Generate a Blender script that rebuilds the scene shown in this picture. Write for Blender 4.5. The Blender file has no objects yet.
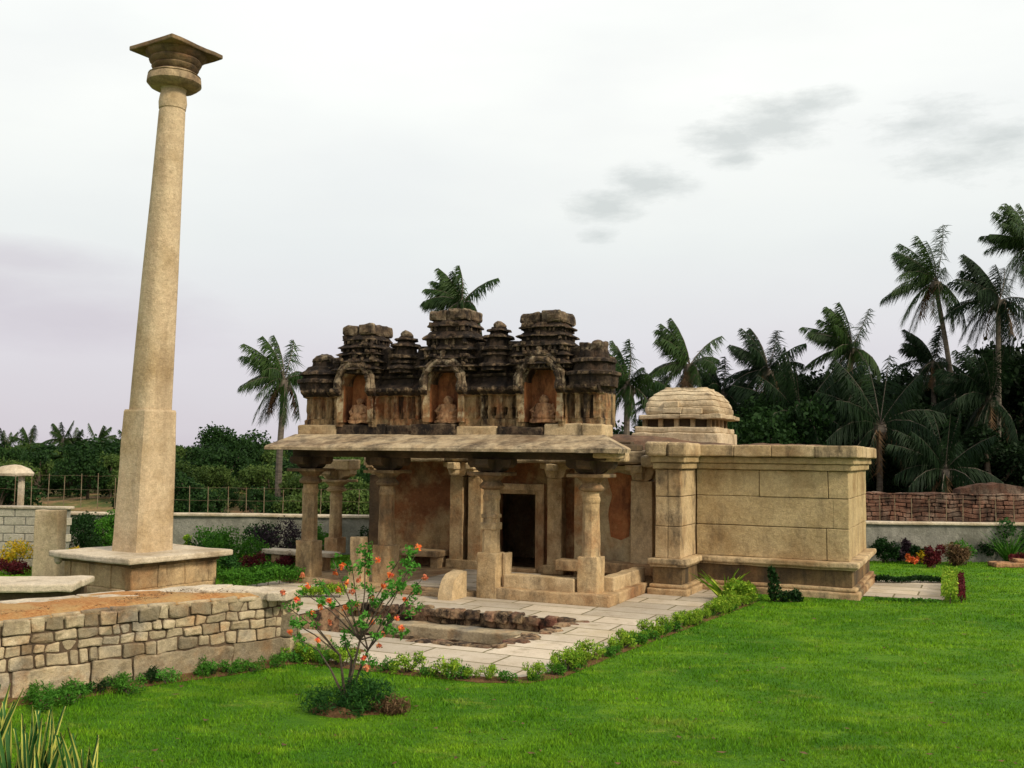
import bpy, bmesh, math, random
import numpy as np
from mathutils import Vector, Matrix, noise
from mathutils.geometry import tessellate_polygon
random.seed(7); rng = np.random.default_rng(11)
S = bpy.context.scene
C = S.collection
R = math.radians
# ------------------------------------------------------------------ camera
F_PX = 1000.0; PITCH = math.atan(.071); ROLL = .012; EYE = 2.7
fw = Vector((0, math.cos(PITCH), math.sin(PITCH))); u0 = Vector((0, -math.sin(PITCH), math.cos(PITCH))); r0 = Vector((1, 0, 0))
cr = r0*math.cos(ROLL)+u0*math.sin(ROLL); cu = u0*math.cos(ROLL)-r0*math.sin(ROLL)
cam_d = bpy.data.cameras.new('camera'); cam = bpy.data.objects.new('camera', cam_d); C.objects.link(cam)
cam.matrix_world = Matrix(((cr.x, cu.x, -fw.x, 0), (cr.y, cu.y, -fw.y, 0), (cr.z, cu.z, -fw.z, EYE), (0, 0, 0, 1)))
cam_d.sensor_width = 36; cam_d.lens = 36*F_PX/1024; cam_d.clip_start = .1; cam_d.clip_end = 3000
S.camera = cam
# ------------------------------------------------------------------ world, sun, exposure
SUN = Vector((.62, -.50, .60)).normalized()
w = bpy.data.worlds.new("World"); S.world = w; w.use_nodes = True
nt = w.node_tree; N = nt.nodes; L = nt.links; N.clear()
def wn(t, **k):
    n = N.new(t)
    for a, b in k.items(): setattr(n, a, b)
    return n
def wmath(op, a, b=None):
    n = wn('ShaderNodeMath', operation=op)
    for i, v in enumerate((a, b)):
        if v is None: continue
        if isinstance(v, (int, float)): n.inputs[i].default_value = v
        else: L.new(v, n.inputs[i])
    return n.outputs[0]
def wmix(f, a, b):
    n = wn('ShaderNodeMixRGB')
    for i, v in enumerate((f, a, b)):
        if isinstance(v, (int, float)): n.inputs[i].default_value = v
        elif isinstance(v, tuple): n.inputs[i].default_value = (*v, 1)
        else: L.new(v, n.inputs[i])
    return n.outputs[0]
sky = wn('ShaderNodeTexSky', sky_type='NISHITA'); sky.sun_disc = False
sky.sun_elevation = math.asin(SUN.z); sky.sun_rotation = math.atan2(SUN.x, SUN.y)
tc = wn('ShaderNodeTexCoord'); sep = wn('ShaderNodeSeparateXYZ'); L.new(tc.outputs['Generated'], sep.inputs[0])
mp = wn('ShaderNodeMapping'); L.new(tc.outputs['Generated'], mp.inputs[0]); mp.inputs['Scale'].default_value = (1.0, 1.0, 3.2)
def wnoise(scale, det, rough=.55):
    n = wn('ShaderNodeTexNoise'); L.new(mp.outputs[0], n.inputs['Vector'])
    n.inputs['Scale'].default_value = scale; n.inputs['Detail'].default_value = det; n.inputs['Roughness'].default_value = rough
    return n.outputs[0]
def wramp(src, pts):
    n = wn('ShaderNodeValToRGB'); L.new(src, n.inputs[0]); e = n.color_ramp.elements
    while len(e) < len(pts): e.new(.5)
    for q, (p, c) in zip(e, pts): q.position = p; q.color = (c, c, c, 1) if isinstance(c, (int, float)) else (*c, 1)
    return n.outputs[0]
OC = 1.0
elev = wramp(sep.outputs[2], [(0.0, (.56, .49, .56)), (.10, (.66, .61, .66)), (.20, (.82, .84, .81)), (.34, (1.0, 1.01, .96)), (1, (1.04, 1.07, 1.06))])
soft = wramp(wnoise(1.6, 4), [(.3, .0), (.7, 1.)])
soft2 = wramp(wnoise(3.4, 6, .5), [(.42, .0), (.66, 1.)])
cl = wmix(wmath('MULTIPLY', soft, .40), elev, (.80, .84, .85)); cl = wmix(wmath('MULTIPLY', soft2, .18), cl, (.66, .67, .70))
def pixdir(px, py): return (fw + cr*((px-512)/F_PX) - cu*((py-384)/F_PX)).normalized()
# separate grey cloud scraps high over the palms, broken up by fine noise
brk = wnoise(11, 9, .68)
def scrap(px, py, rad, flat=2.3):
    d = pixdir(px, py)
    s = wn('ShaderNodeVectorMath', operation='SUBTRACT'); L.new(tc.outputs['Generated'], s.inputs[0]); s.inputs[1].default_value = d
    m = wn('ShaderNodeVectorMath', operation='MULTIPLY'); L.new(s.outputs[0], m.inputs[0]); m.inputs[1].default_value = (1, 1, flat)
    l = wn('ShaderNodeVectorMath', operation='LENGTH'); L.new(m.outputs[0], l.inputs[0])
    a = wmath('SUBTRACT', 1.0, wmath('DIVIDE', l.outputs['Value'], rad))
    return wmath('MAXIMUM', a, 0.0)
acc = None
for a in ((770, 124, .085), (725, 138, .06), (812, 104, .05), (735, 160, .035), (650, 184, .06), (605, 206, .055), (600, 236, .03), (985, 146, .10), (930, 122, .07), (960, 160, .06)):
    s = scrap(*a); acc = s if acc is None else wmath('MAXIMUM', acc, s)
msk = wramp(wmath('ADD', acc, wmath('MULTIPLY', wmath('SUBTRACT', brk, .5), 2.6)), [(.15, 0.), (1.15, .60)])
msk = wmath('MULTIPLY', msk, wramp(acc, [(0.0, 0.), (.25, 1.)]))
cl = wmix(msk, cl, (.50, .54, .53))
bank = None
for a in ((60, 315, .20, 4.5), (20, 260, .14, 5), (-60, 290, .25, 4)):
    s = scrap(*a); bank = s if bank is None else wmath('MAXIMUM', bank, s)
cl = wmix(wmath('MULTIPLY', wramp(wmath('ADD', bank, wmath('MULTIPLY', wmath('SUBTRACT', brk, .5), .6)), [(.1, 0.), (.8, 1.)]), .45), cl, (.52, .46, .53))
bg1 = wn('ShaderNodeBackground'); L.new(sky.outputs[0], bg1.inputs[0]); bg1.inputs[1].default_value = .05
bg2 = wn('ShaderNodeBackground'); L.new(cl, bg2.inputs[0]); bg2.inputs[1].default_value = OC
mx = wn('ShaderNodeMixShader'); mx.inputs[0].default_value = .90
L.new(bg1.outputs[0], mx.inputs[1]); L.new(bg2.outputs[0], mx.inputs[2])
wo = wn('ShaderNodeOutputWorld'); L.new(mx.outputs[0], wo.inputs[0])
sd = bpy.data.lights.new('sun', 'SUN'); so = bpy.data.objects.new('sun', sd); C.objects.link(so)
sd.energy = 3.0; sd.angle = R(12); sd.color = (1, .90, .70)
so.rotation_euler = SUN.to_track_quat('Z', 'Y').to_euler()
S.view_settings.view_transform = 'Standard'; S.view_settings.look = 'None'; S.view_settings.gamma = 1; S.view_settings.exposure = .2
S.render.engine = 'CYCLES'

# ------------------------------------------------------------------ material helpers
class Mat:
    def __init__(s, name, rough=.85, spec=.25):
        s.m = bpy.data.materials.new(name); s.m.use_nodes = True; s.t = s.m.node_tree; s.n = s.t.nodes; s.l = s.t.links
        s.p = s.n['Principled BSDF']; s.p.inputs['Roughness'].default_value = rough; s.p.inputs['Specular IOR Level'].default_value = spec
        s.geo = s.n.new('ShaderNodeNewGeometry')
    def set(s, inp, v):
        if v is None: return
        if isinstance(v, (int, float)): inp.default_value = v
        elif isinstance(v, tuple): inp.default_value = (*v, 1) if len(v) == 3 and inp.type == 'RGBA' else v
        else: s.l.new(v, inp)
    def pos(s, scale=(1, 1, 1), rot=0, obj=False):
        mpn = s.n.new('ShaderNodeMapping')
        if obj:
            t = s.n.new('ShaderNodeTexCoord'); s.l.new(t.outputs['Object'], mpn.inputs[0])
        else: s.l.new(s.geo.outputs['Position'], mpn.inputs[0])
        mpn.inputs['Scale'].default_value = scale; mpn.inputs['Rotation'].default_value = (0, 0, rot); return mpn.outputs[0]
    def noise(s, scale, det=4, rough=.6, vec=None, off=0):
        n = s.n.new('ShaderNodeTexNoise'); s.l.new(vec or s.geo.outputs['Position'], n.inputs['Vector'])
        if off:
            n.noise_dimensions = '4D'; n.inputs['W'].default_value = off
        n.inputs['Scale'].default_value = scale; n.inputs['Detail'].default_value = det; n.inputs['Roughness'].default_value = rough
        return n.outputs[0]
    def ramp(s, src, pts):
        n = s.n.new('ShaderNodeValToRGB'); s.l.new(src, n.inputs[0]); e = n.color_ramp.elements
        while len(e) < len(pts): e.new(.5)
        for q, (p, c) in zip(e, pts): q.position = p; q.color = (c, c, c, 1) if isinstance(c, (int, float)) else (*c, 1)
        return n.outputs[0]
    def mix(s, f, a, b, mode='MIX'):
        n = s.n.new('ShaderNodeMixRGB'); n.blend_type = mode
        s.set(n.inputs[0], f); s.set(n.inputs[1], a); s.set(n.inputs[2], b); return n.outputs[0]
    def math(s, op, a, b=None):
        n = s.n.new('ShaderNodeMath'); n.operation = op; s.set(n.inputs[0], a); s.set(n.inputs[1], b); return n.outputs[0]
    def bump(s, h, st=.5, dist=.02):
        n = s.n.new('ShaderNodeBump'); n.inputs['Strength'].default_value = st; n.inputs['Distance'].default_value = dist
        s.l.new(h, n.inputs['Height']); s.l.new(n.outputs[0], s.p.inputs['Normal'])
    def col(s, c): s.set(s.p.inputs['Base Color'], c); return s

def stone(name, a, b, c=None, stain=(.06, .045, .03), amt=.5, lo=.5, hi=.72, streak=.45, sc=1.0, bump=.5, warm=None, blocks=False, wear=None):
    m = Mat(name, .9, .2)
    col = m.mix(m.ramp(m.noise(2.2*sc, 6, .65), [(.32, 0.), (.68, 1.)]), a, b)
    if c: col = m.mix(m.ramp(m.noise(.9*sc, 4, .6, off=3.1), [(.5, 0.), (.66, 1.)]), col, c)
    if warm: col = m.mix(m.ramp(m.noise(1.4*sc, 5, .7, off=9.), [(.5, 0.), (.7, .8)]), col, warm)
    if blocks:   # each stone of the masonry its own tone
        rn = m.ramp(m.geo.outputs['Random Per Island'], [(0, .50), (.3, .85), (.8, 1.1), (1, 1.25)])
        col = m.mix(1.0, col, rn, 'MULTIPLY')
    g = m.ramp(m.noise(55*sc, 3, .7), [(.3, .74), (.7, 1.16)])
    col = m.mix(1.0, col, g, 'MULTIPLY')
    g = m.ramp(m.noise(13, 5, .75, off=1.3), [(.3, .72), (.7, 1.18)])
    col = m.mix(1.0, col, g, 'MULTIPLY')
    st = m.noise(1.9*sc, 7, .72, m.pos((1, 1, streak)), off=5.5)
    f = m.math('MULTIPLY', m.ramp(st, [(lo, 0.), (hi, 1.)]), amt)
    col = m.mix(f, col, stain)
    if wear: col = m.mix(m.math('MULTIPLY', m.ramp(m.geo.outputs['Pointiness'], [(.515, 0.), (.58, 1.)]), m.ramp(m.noise(6, 4, .7, off=8.), [(.48, 0.), (.62, .95)])), col, wear)
    m.col(col)
    h = m.math('ADD', m.math('MULTIPLY', m.noise(9*sc, 6, .7), 1.0), m.math('MULTIPLY', m.noise(45*sc, 4, .7), .35))
    m.bump(h, min(1, bump*1.35), .045)
    return m.m

M = {}
M['cream'] = stone('cream_granite', (.49, .345, .185), (.61, .455, .275), (.33, .205, .10), stain=(.055, .042, .03), amt=.85, lo=.51, hi=.66)
M['wall'] = stone('ochre_wall_granite', (.43, .305, .155), (.55, .41, .225), (.33, .215, .10), stain=(.10, .07, .045), amt=.8, lo=.50, hi=.72, streak=.3)
M['pillar'] = stone('tan_pillar_granite', (.52, .38, .235), (.61, .47, .30), (.40, .28, .15), stain=(.19, .125, .075), amt=.75, lo=.50, hi=.78, streak=.10, bump=.5)
M['column'] = stone('ochre_column_granite', (.43, .285, .14), (.60, .44, .25), (.25, .14, .065), amt=.85, lo=.47, hi=.66, warm=(.38, .17, .065))
M['capital'] = stone('capital_granite', (.27, .175, .09), (.40, .285, .155), (.13, .075, .04), amt=.9, lo=.42, hi=.62, warm=(.26, .11, .045))
M['capring'] = stone('capital_ring_granite', (.40, .28, .16), (.50, .38, .23), (.24, .15, .085), amt=.8, lo=.45, hi=.62)
M['beam'] = stone('shade_dark_beam_stone', (.085, .052, .03), (.15, .095, .052), (.045, .028, .018), amt=.85, lo=.40, hi=.6)  # very dark base colour paints in the deep shade under eave and ceiling
M['eave'] = stone('eave_slab_stone', (.42, .30, .175), (.55, .43, .28), (.20, .13, .075), stain=(.05, .035, .025), amt=.85, lo=.44, hi=.62, streak=1, sc=1.3)
M['plinth'] = stone('plinth_stone', (.42, .27, .135), (.56, .40, .23), (.26, .135, .065), amt=.85, lo=.48, hi=.66, warm=(.38, .20, .085))
M['dado'] = stone('dark_stained_dado_stone', (.21, .125, .055), (.32, .205, .09), (.09, .055, .03), amt=.95, lo=.38, hi=.60, streak=.25, warm=(.34, .17, .07))  # darker than the plinth stone, with heavy dark stains
M['parapet'] = stone('streaked_parapet_plaster', (.30, .175, .08), (.43, .30, .155), (.27, .095, .035), stain=(.022, .014, .010), amt=.95, lo=.44, hi=.58, streak=.22, sc=1.9, bump=.8, warm=(.38, .14, .05), wear=(.50, .39, .24))
M['black'] = stone('blackened_brick_stone', (.038, .026, .019), (.085, .055, .035), (.018, .012, .010), stain=(.012, .009, .008), amt=.92, lo=.40, hi=.60, sc=2.4, bump=1.0, warm=(.15, .085, .05), wear=(.24, .165, .10))
M['turtop'] = stone('lichen_top_stone', (.095, .06, .04), (.25, .17, .10), (.045, .03, .02), stain=(.02, .014, .011), amt=.92, lo=.44, hi=.58, sc=2.8, bump=1.0, wear=(.38, .29, .19))
M['niche'] = stone('orange_niche_plaster', (.34, .115, .042), (.42, .18, .07), (.20, .07, .03), stain=(.03, .013, .008), amt=.9, lo=.46, hi=.64, sc=1.8, streak=.3)
M['relief'] = stone('worn_relief_plaster', (.42, .19, .085), (.50, .30, .16), None, stain=(.06, .025, .015), amt=.85, lo=.46, hi=.62, sc=3)
M['redwall'] = stone('red_ochre_plaster', (.16, .055, .022), (.28, .125, .052), (.42, .30, .15), amt=.7, lo=.50, hi=.66, sc=.95, warm=(.50, .36, .19))
M['patchy'] = stone('patchy_cream_plaster', (.46, .34, .18), (.54, .42, .25), (.36, .15, .055), amt=.5, lo=.5, hi=.68, sc=1.25, warm=(.34, .17, .07))
M['roof'] = stone('brown_roof_rubble', (.17, .085, .05), (.27, .16, .095), (.08, .05, .035), amt=.7, lo=.45, hi=.65, sc=1.5, bump=1)
M['vim'] = stone('pale_dome_granite', (.53, .40, .25), (.66, .53, .36), (.36, .245, .14), amt=.85, lo=.53, hi=.66, sc=1.3, blocks=False)
M['rubble'] = stone('mixed_rubble_stone', (.42, .32, .19), (.56, .45, .30), (.25, .225, .19), amt=.75, lo=.5, hi=.74, streak=1, sc=1.6, warm=(.40, .21, .09), blocks=True)
M['mortar'] = stone('earthy_joint', (.085, .055, .035), (.15, .10, .06), amt=.6)
M['coping'] = stone('pale_coping', (.54, .44, .32), (.64, .54, .41), (.42, .32, .21), amt=.6, lo=.52, hi=.75, streak=1)
M['plast'] = stone('grey_lime_render', (.25, .235, .20), (.34, .32, .27), (.16, .15, .12), stain=(.07, .07, .055), amt=.8, lo=.45, hi=.75, streak=.35)
M['block'] = stone('concrete_block', (.50, .44, .34), (.60, .53, .42), None, stain=(.12, .11, .09), amt=.6, lo=.5, hi=.75)
M['brick'] = stone('old_red_brickwork', (.15, .065, .04), (.23, .12, .08), (.32, .23, .17), stain=(.03, .02, .015), amt=.85, lo=.46, hi=.6, sc=2, bump=1, blocks=True)
M['pitst'] = stone('pit_rubble', (.30, .17, .10), (.42, .30, .17), (.22, .09, .06), stain=(.02, .014, .012), amt=.95, lo=.44, hi=.58, sc=2.4, bump=1, streak=1, blocks=True)

m = Mat('red_brown_soil', .95, .1)
m.col(m.mix(m.ramp(m.noise(14, 7, .75), [(.3, 0.), (.7, 1.)]), (.10, .045, .022), (.25, .135, .065)))
m.bump(m.noise(30, 6, .75), 1, .04); M['soil'] = m.m
m = Mat('dry_straw_gravel', .95, .1)
c_ = m.mix(m.ramp(m.noise(26, 7, .8, m.pos((1, 1.7, 1), .4)), [(.35, 0.), (.62, 1.)]), (.32, .10, .03), (.62, .34, .13))
m.col(m.mix(m.ramp(m.noise(2.5, 4), [(.45, 0.), (.6, .6)]), c_, (.52, .36, .16)))
m.bump(m.noise(40, 6, .8), 1, .04); M['straw'] = m.m
# lawn
m = Mat('lawn_turf', .8, .15)
def turf(m, dark, mid, lite, dry):
    g1 = m.mix(m.ramp(m.noise(.5, 5, .6), [(.38, 0.), (.62, 1.)]), dark, mid)
    g2 = m.mix(m.ramp(m.noise(2.2, 6, .75, m.pos((.7, 1.6, 1))), [(.38, .9), (.54, 0.)]), g1, dark)
    g3 = m.mix(m.ramp(m.noise(1.5, 5, .7, m.pos((.8, 1.6, 1)), off=2.), [(.52, 0.), (.68, .8)]), g2, lite)
    return m.mix(m.ramp(m.noise(1.0, 7, .8, m.pos((.8, 1.5, 1)), off=4.), [(.56, 0.), (.72, .75)]), g3, dry)
g3 = turf(m, (.052, .155, .005), (.120, .250, .008), (.185, .31, .012), (.32, .31, .05))
g4 = m.mix(1.0, g3, m.ramp(m.noise(60, 4, .8, m.pos((1, .5, 1))), [(.3, .5), (.7, 1.4)]), 'MULTIPLY')
m.col(g4); m.bump(m.noise(70, 5, .8), .9, .03); M['lawn'] = m.m
m = Mat('grass_blades', .75, .12)
g3 = turf(m, (.072, .195, .006), (.160, .315, .010), (.235, .39, .016), (.42, .40, .08))
g4 = m.mix(1.0, g3, m.ramp(m.geo.outputs['Random Per Island'], [(0, .6), (1, 1.35)]), 'MULTIPLY'); m.col(g4)
t_ = m.n.new('ShaderNodeBsdfTranslucent'); m.set(t_.inputs[0], g4); ms_ = m.n.new('ShaderNodeMixShader'); ms_.inputs[0].default_value = .25
m.l.new(m.p.outputs[0], ms_.inputs[1]); m.l.new(t_.outputs[0], ms_.inputs[2]); m.l.new(ms_.outputs[0], m.n['Material Output'].inputs[0]); M['blade'] = m.m
def leafmat(name, a, b, sc=2., rough=.65, trans=.25, c=None, spec=.12):
    m = Mat(name, rough, spec)
    f = m.math('ADD', m.math('MULTIPLY', m.noise(sc, 3), .7), m.math('MULTIPLY', m.geo.outputs['Random Per Island'], .35))
    col = m.mix(m.ramp(f, [(.3, 0.), (.75, 1.)]), a, b)
    if c: col = m.mix(m.ramp(m.geo.outputs['Random Per Island'], [(.82, 0.), (.86, 1.)]), col, c)
    m.col(col)
    t = m.n.new('ShaderNodeBsdfTranslucent'); m.set(t.inputs[0], col)
    ms = m.n.new('ShaderNodeMixShader'); ms.inputs[0].default_value = trans
    m.l.new(m.p.outputs[0], ms.inputs[1]); m.l.new(t.outputs[0], ms.inputs[2]); m.l.new(ms.outputs[0], m.n['Material Output'].inputs[0])
    return m.m
M['dark_leaf'] = leafmat('dark_tree_leaves', (.004, .011, .0035), (.012, .028, .007), .5)
M['mid_leaf'] = leafmat('mid_green_leaves', (.008, .026, .006), (.026, .062, .013), .4)
M['scrub'] = leafmat('scrub_leaves', (.03, .065, .012), (.105, .155, .035), .5)
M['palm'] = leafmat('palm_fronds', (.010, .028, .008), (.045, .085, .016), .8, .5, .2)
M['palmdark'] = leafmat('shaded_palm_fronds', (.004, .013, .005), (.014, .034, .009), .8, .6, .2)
M['lime'] = leafmat('lime_border_leaves', (.09, .20, .010), (.26, .40, .03), 5, c=(.40, .50, .05))
M['bushgreen'] = leafmat('bright_bush_leaves', (.026, .10, .009), (.085, .23, .02), 3)
M['bushdark'] = leafmat('deep_bush_leaves', (.007, .024, .006), (.018, .055, .010), 3)
M['maroon'] = leafmat('maroon_leaves', (.045, .008, .010), (.14, .018, .022), 4)
M['purple'] = leafmat('purple_black_leaves', (.012, .008, .012), (.05, .03, .04), 4)
M['yellow'] = leafmat('yellow_croton_leaves', (.50, .30, .01), (.75, .55, .03), 6, c=(.25, .32, .03))
M['flower'] = leafmat('orange_petals', (.75, .14, .02), (.90, .30, .10), 12, c=(.85, .12, .12))
M['bract'] = leafmat('pink_red_petals', (.55, .12, .08), (.70, .30, .12), 12)
M['shrubleaf'] = leafmat('fresh_shrub_leaves', (.03, .15, .015), (.12, .32, .04), 9)
M['fine'] = leafmat('fine_dark_sprigs', (.012, .05, .012), (.04, .12, .02), 6)
M['dry'] = leafmat('dry_brown_sprigs', (.09, .05, .025), (.20, .12, .06), 6)
M['sanse'] = leafmat('green_blade_leaf', (.018, .075, .015), (.06, .15, .04), 9, .4, .05)
M['sedge'] = leafmat('yellow_leaf_edge', (.42, .42, .07), (.58, .55, .14), 9, .4, .1)
m = Mat('bark', .95, .1); m.col(m.mix(m.ramp(m.noise(6, 5, .7, m.pos((1, 1, .3))), [(.3, 0.), (.7, 1.)]), (.045, .032, .022), (.13, .10, .075))); m.bump(m.noise(20, 5), .8, .03); M['bark'] = m.m
m = Mat('palm_bark', .95, .1); m.col(m.mix(m.ramp(m.noise(5, 4, .6, m.pos((1, 1, 3))), [(.3, 0.), (.7, 1.)]), (.07, .055, .045), (.17, .14, .11))); M['pbark'] = m.m
m = Mat('weathered_iron', .7, .3); m.col(m.mix(m.ramp(m.noise(7, 4), [(.4, 0.), (.6, 1.)]), (.20, .16, .10), (.15, .09, .05))); M['iron'] = m.m
# paving, aligned with the temple
m = Mat('granite_paving', .85, .25)
bt = m.n.new('ShaderNodeTexBrick'); m.l.new(m.pos((1, 1, 1), R(25)), bt.inputs['Vector'])
bt.offset = .37; bt.squash = 1.35; bt.squash_frequency = 3
for k_, v_ in (('Scale', 1.0), ('Brick Width', 1.15), ('Row Height', .62), ('Mortar Size', .018), ('Mortar Smooth', .2), ('Bias', 0.)): bt.inputs[k_].default_value = v_
bt.inputs['Color1'].default_value = (.74, .74, .74, 1); bt.inputs['Color2'].default_value = (1.12, 1.10, 1.08, 1); bt.inputs['Mortar'].default_value = (.30, .29, .17, 1)
pc = m.mix(m.ramp(m.noise(1.5, 6, .7), [(.3, 0.), (.7, 1.)]), (.43, .35, .26), (.55, .47, .375))
pc = m.mix(m.ramp(m.noise(.8, 5, .7, off=2.), [(.5, 0.), (.7, .6)]), pc, (.36, .28, .15))
pc = m.mix(1., pc, bt.outputs['Color'], 'MULTIPLY'); pc = m.mix(1., pc, m.ramp(m.noise(50, 4, .7), [(.3, .85), (.7, 1.1)]), 'MULTIPLY')
m.col(m.mix(m.ramp(m.noise(3.3, 7, .75, off=7.), [(.54, 0.), (.70, .7)]), pc, (.19, .15, .09)))
m.bump(m.math('SUBTRACT', m.math('MULTIPLY', m.noise(12, 5), .5), m.math('MULTIPLY', bt.outputs['Fac'], 1.0)), .6, .02); M['pave'] = m.m
m = Mat('hill_scrub_ground', .95, .1)
tcx = m.mix(m.ramp(m.noise(.18, 7, .7), [(.42, 0.), (.56, 1.)]), (.07, .12, .025), (.30, .17, .09))
m.col(m.mix(m.ramp(m.noise(.6, 6, .7, off=3.), [(.45, 0.), (.6, .8)]), tcx, (.04, .08, .02))); m.bump(m.noise(3, 6), 1, .2); M['terrain'] = m.m

# ------------------------------------------------------------------ mesh helpers
class MB:
    def __init__(s): s.v = []; s.f = []
    def add(s, vs, fs):
        o = len(s.v); s.v += [tuple(p) for p in vs]; s.f += [tuple(o+i for i in f) for f in fs]; return s
    def rbox(s, a, b, r=.015, seg=.22, xf=None, jit=0.):
        lo = [min(a[i], b[i]) for i in range(3)]; hi = [max(a[i], b[i]) for i in range(3)]
        r = min(r, min(hi[i]-lo[i] for i in range(3))*.45)
        ax = []
        for i in range(3):
            n = max(1, min(60, int(round((hi[i]-lo[i]-2*r)/seg))))
            ax.append([lo[i]] + [lo[i]+r+(hi[i]-lo[i]-2*r)*k/n for k in range(n+1)] + [hi[i]])
        n = [len(x)-1 for x in ax]; idx = {}; vs = []; fs = []
        jv = Vector((random.uniform(-jit, jit), random.uniform(-jit, jit), random.uniform(-jit, jit)))
        def V(i, j, k):
            if (i, j, k) in idx: return idx[(i, j, k)]
            p = Vector((ax[0][i], ax[1][j], ax[2][k])); q = Vector([min(max(p[t], lo[t]+r), hi[t]-r) for t in range(3)])
            d = p-q
            if d.length > 1e-9: p = q + d.normalized()*r
            p = p+jv
            if xf: p = xf @ p
            idx[(i, j, k)] = len(vs); vs.append(p); return idx[(i, j, k)]
        for i in range(n[0]):
            for j in range(n[1]):
                fs.append((V(i, j, 0), V(i, j+1, 0), V(i+1, j+1, 0), V(i+1, j, 0))); k = n[2]
                fs.append((V(i, j, k), V(i+1, j, k), V(i+1, j+1, k), V(i, j+1, k)))
        for i in range(n[0]):
            for k in range(n[2]):
                fs.append((V(i, 0, k), V(i+1, 0, k), V(i+1, 0, k+1), V(i, 0, k+1))); j = n[1]
                fs.append((V(i, j, k), V(i, j, k+1), V(i+1, j, k+1), V(i+1, j, k)))
        for j in range(n[1]):
            for k in range(n[2]):
                fs.append((V(0, j, k), V(0, j, k+1), V(0, j+1, k+1), V(0, j+1, k))); i = n[0]
                fs.append((V(i, j, k), V(i, j+1, k), V(i, j+1, k+1), V(i, j, k+1)))
        return s.add(vs, fs)
    def loft(s, rings, cap=True):
        n = len(rings[0]); vs = [p for r_ in rings for p in r_]; fs = []
        for k in range(len(rings)-1):
            for i in range(n):
                j = (i+1) % n; fs.append((k*n+i, k*n+j, (k+1)*n+j, (k+1)*n+i))
        if cap:
            fs.append(tuple(reversed(range(n)))); o = (len(rings)-1)*n; fs.append(tuple(range(o, o+n)))
        return s.add(vs, fs)
    def prof(s, cx, cy, prof, n=24, power=2., rot=0., steps=0., dy=0., dx=0.):
        """stack of horizontal outlines; prof=(z, half width, half depth)"""
        rings = []
        for z, a, b in prof:
            r_ = []
            for i in range(n):
                t = 2*math.pi*(i+.5)/n+rot; c_, s_ = math.cos(t), math.sin(t)
                k = (abs(c_)**power+abs(s_)**power)**(-1/power)
                x, y = a*k*c_, b*k*s_
                if steps:
                    if abs(x) < a*.38: y *= 1+steps/b
                    if abs(y) < b*.38: x *= 1+steps/a
                r_.append((cx+x+dx*(z-prof[0][0]), cy+y+dy*(z-prof[0][0]), z))
            rings.append(r_)
        return s.loft(rings)
    def tube(s, pts, rads, n=8):
        rings = []; pts = [Vector(p) for p in pts]
        for i, p in enumerate(pts):
            d = (pts[min(i+1, len(pts)-1)]-pts[max(i-1, 0)]).normalized()
            x = d.cross(Vector((0, 0, 1)) if abs(d.z) < .9 else Vector((0, 1, 0))).normalized(); y = x.cross(d)
            rings.append([p+(x*math.cos(2*math.pi*k/n)-y*math.sin(2*math.pi*k/n))*rads[i] for k in range(n)])
        return s.loft(rings)
    def prism(s, poly, axis, a, b):
        """poly of 2D points extruded along axis 'x' or 'y' or 'z'"""
        def P(p, t): return {'x': (t, p[0], p[1]), 'y': (p[0], t, p[1]), 'z': (p[0], p[1], t)}[axis]
        n = len(poly); vs = [P(p, a) for p in poly]+[P(p, b) for p in poly]
        fs = [tuple(range(n)), tuple(reversed(range(n, 2*n)))]+[(i, (i+1) % n+0, (i+1) % n+n, i+n)[::-1] for i in range(n)]
        return s.add(vs, fs)
    def build(s, name, mat, parent=None, er=None, er2=None, smooth=False, sub=None, loc=None):
        me = bpy.data.meshes.new(name); me.from_pydata([tuple(p) for p in s.v], [], s.f); me.update()
        bm = bmesh.new(); bm.from_mesh(me)
        if sub:
            for _ in range(4):
                es = [e for e in bm.edges if e.calc_length() > sub]
                if not es: break
                bmesh.ops.subdivide_edges(bm, edges=es, cuts=1, use_grid_fill=True)
            bmesh.ops.triangulate(bm, faces=[f for f in bm.faces if len(f.verts) > 4])
        for e_ in (er, er2):
            if e_:
                amp, sc = e_
                for v in bm.verts: v.co += noise.noise_vector(v.co*sc+Vector((3.3, 7.1, 1.7)))*amp
        bmesh.ops.recalc_face_normals(bm, faces=bm.faces)
        bm.to_mesh(me); bm.free()
        if smooth:
            me.polygons.foreach_set('use_smooth', [True]*len(me.polygons))
            try: me.set_sharp_from_angle(angle=R(40))
            except Exception: pass
        me.materials.append(M[mat] if isinstance(mat, str) else mat)
        o = bpy.data.objects.new(name, me); C.objects.link(o)
        if parent: o.parent = parent
        if loc: o.location = loc
        return o
def tag(o, label=None, cat=None, group=None, kind=None):
    for k, v in (('label', label), ('category', cat), ('group', group), ('kind', kind)):
        if v: o[k] = v
    return o
def thing(name, label, cat, loc=(0, 0, 0), rz=0, group=None):
    o = bpy.data.objects.new(name, None); C.objects.link(o); o.location = loc; o.rotation_euler = (0, 0, rz); o.empty_display_size = .3
    return tag(o, label, cat, group)
def dup(root, loc, rz=0, sc=1, label=None, group=None):
    r = root.copy(); C.objects.link(r); r.location = loc; r.rotation_euler = (0, 0, rz); r.scale = (sc, sc, sc) if not isinstance(sc, tuple) else sc
    if label: r['label'] = label
    if group: r['group'] = group
    for ch in list(root.children):
        c = ch.copy(); C.objects.link(c); c.parent = r
    return r
def ground(px, py, z=0.):
    d = fw + cr*((px-512)/F_PX) - cu*((py-384)/F_PX); t = (z-EYE)/d.z
    return Vector((d.x*t, d.y*t, z))
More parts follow.
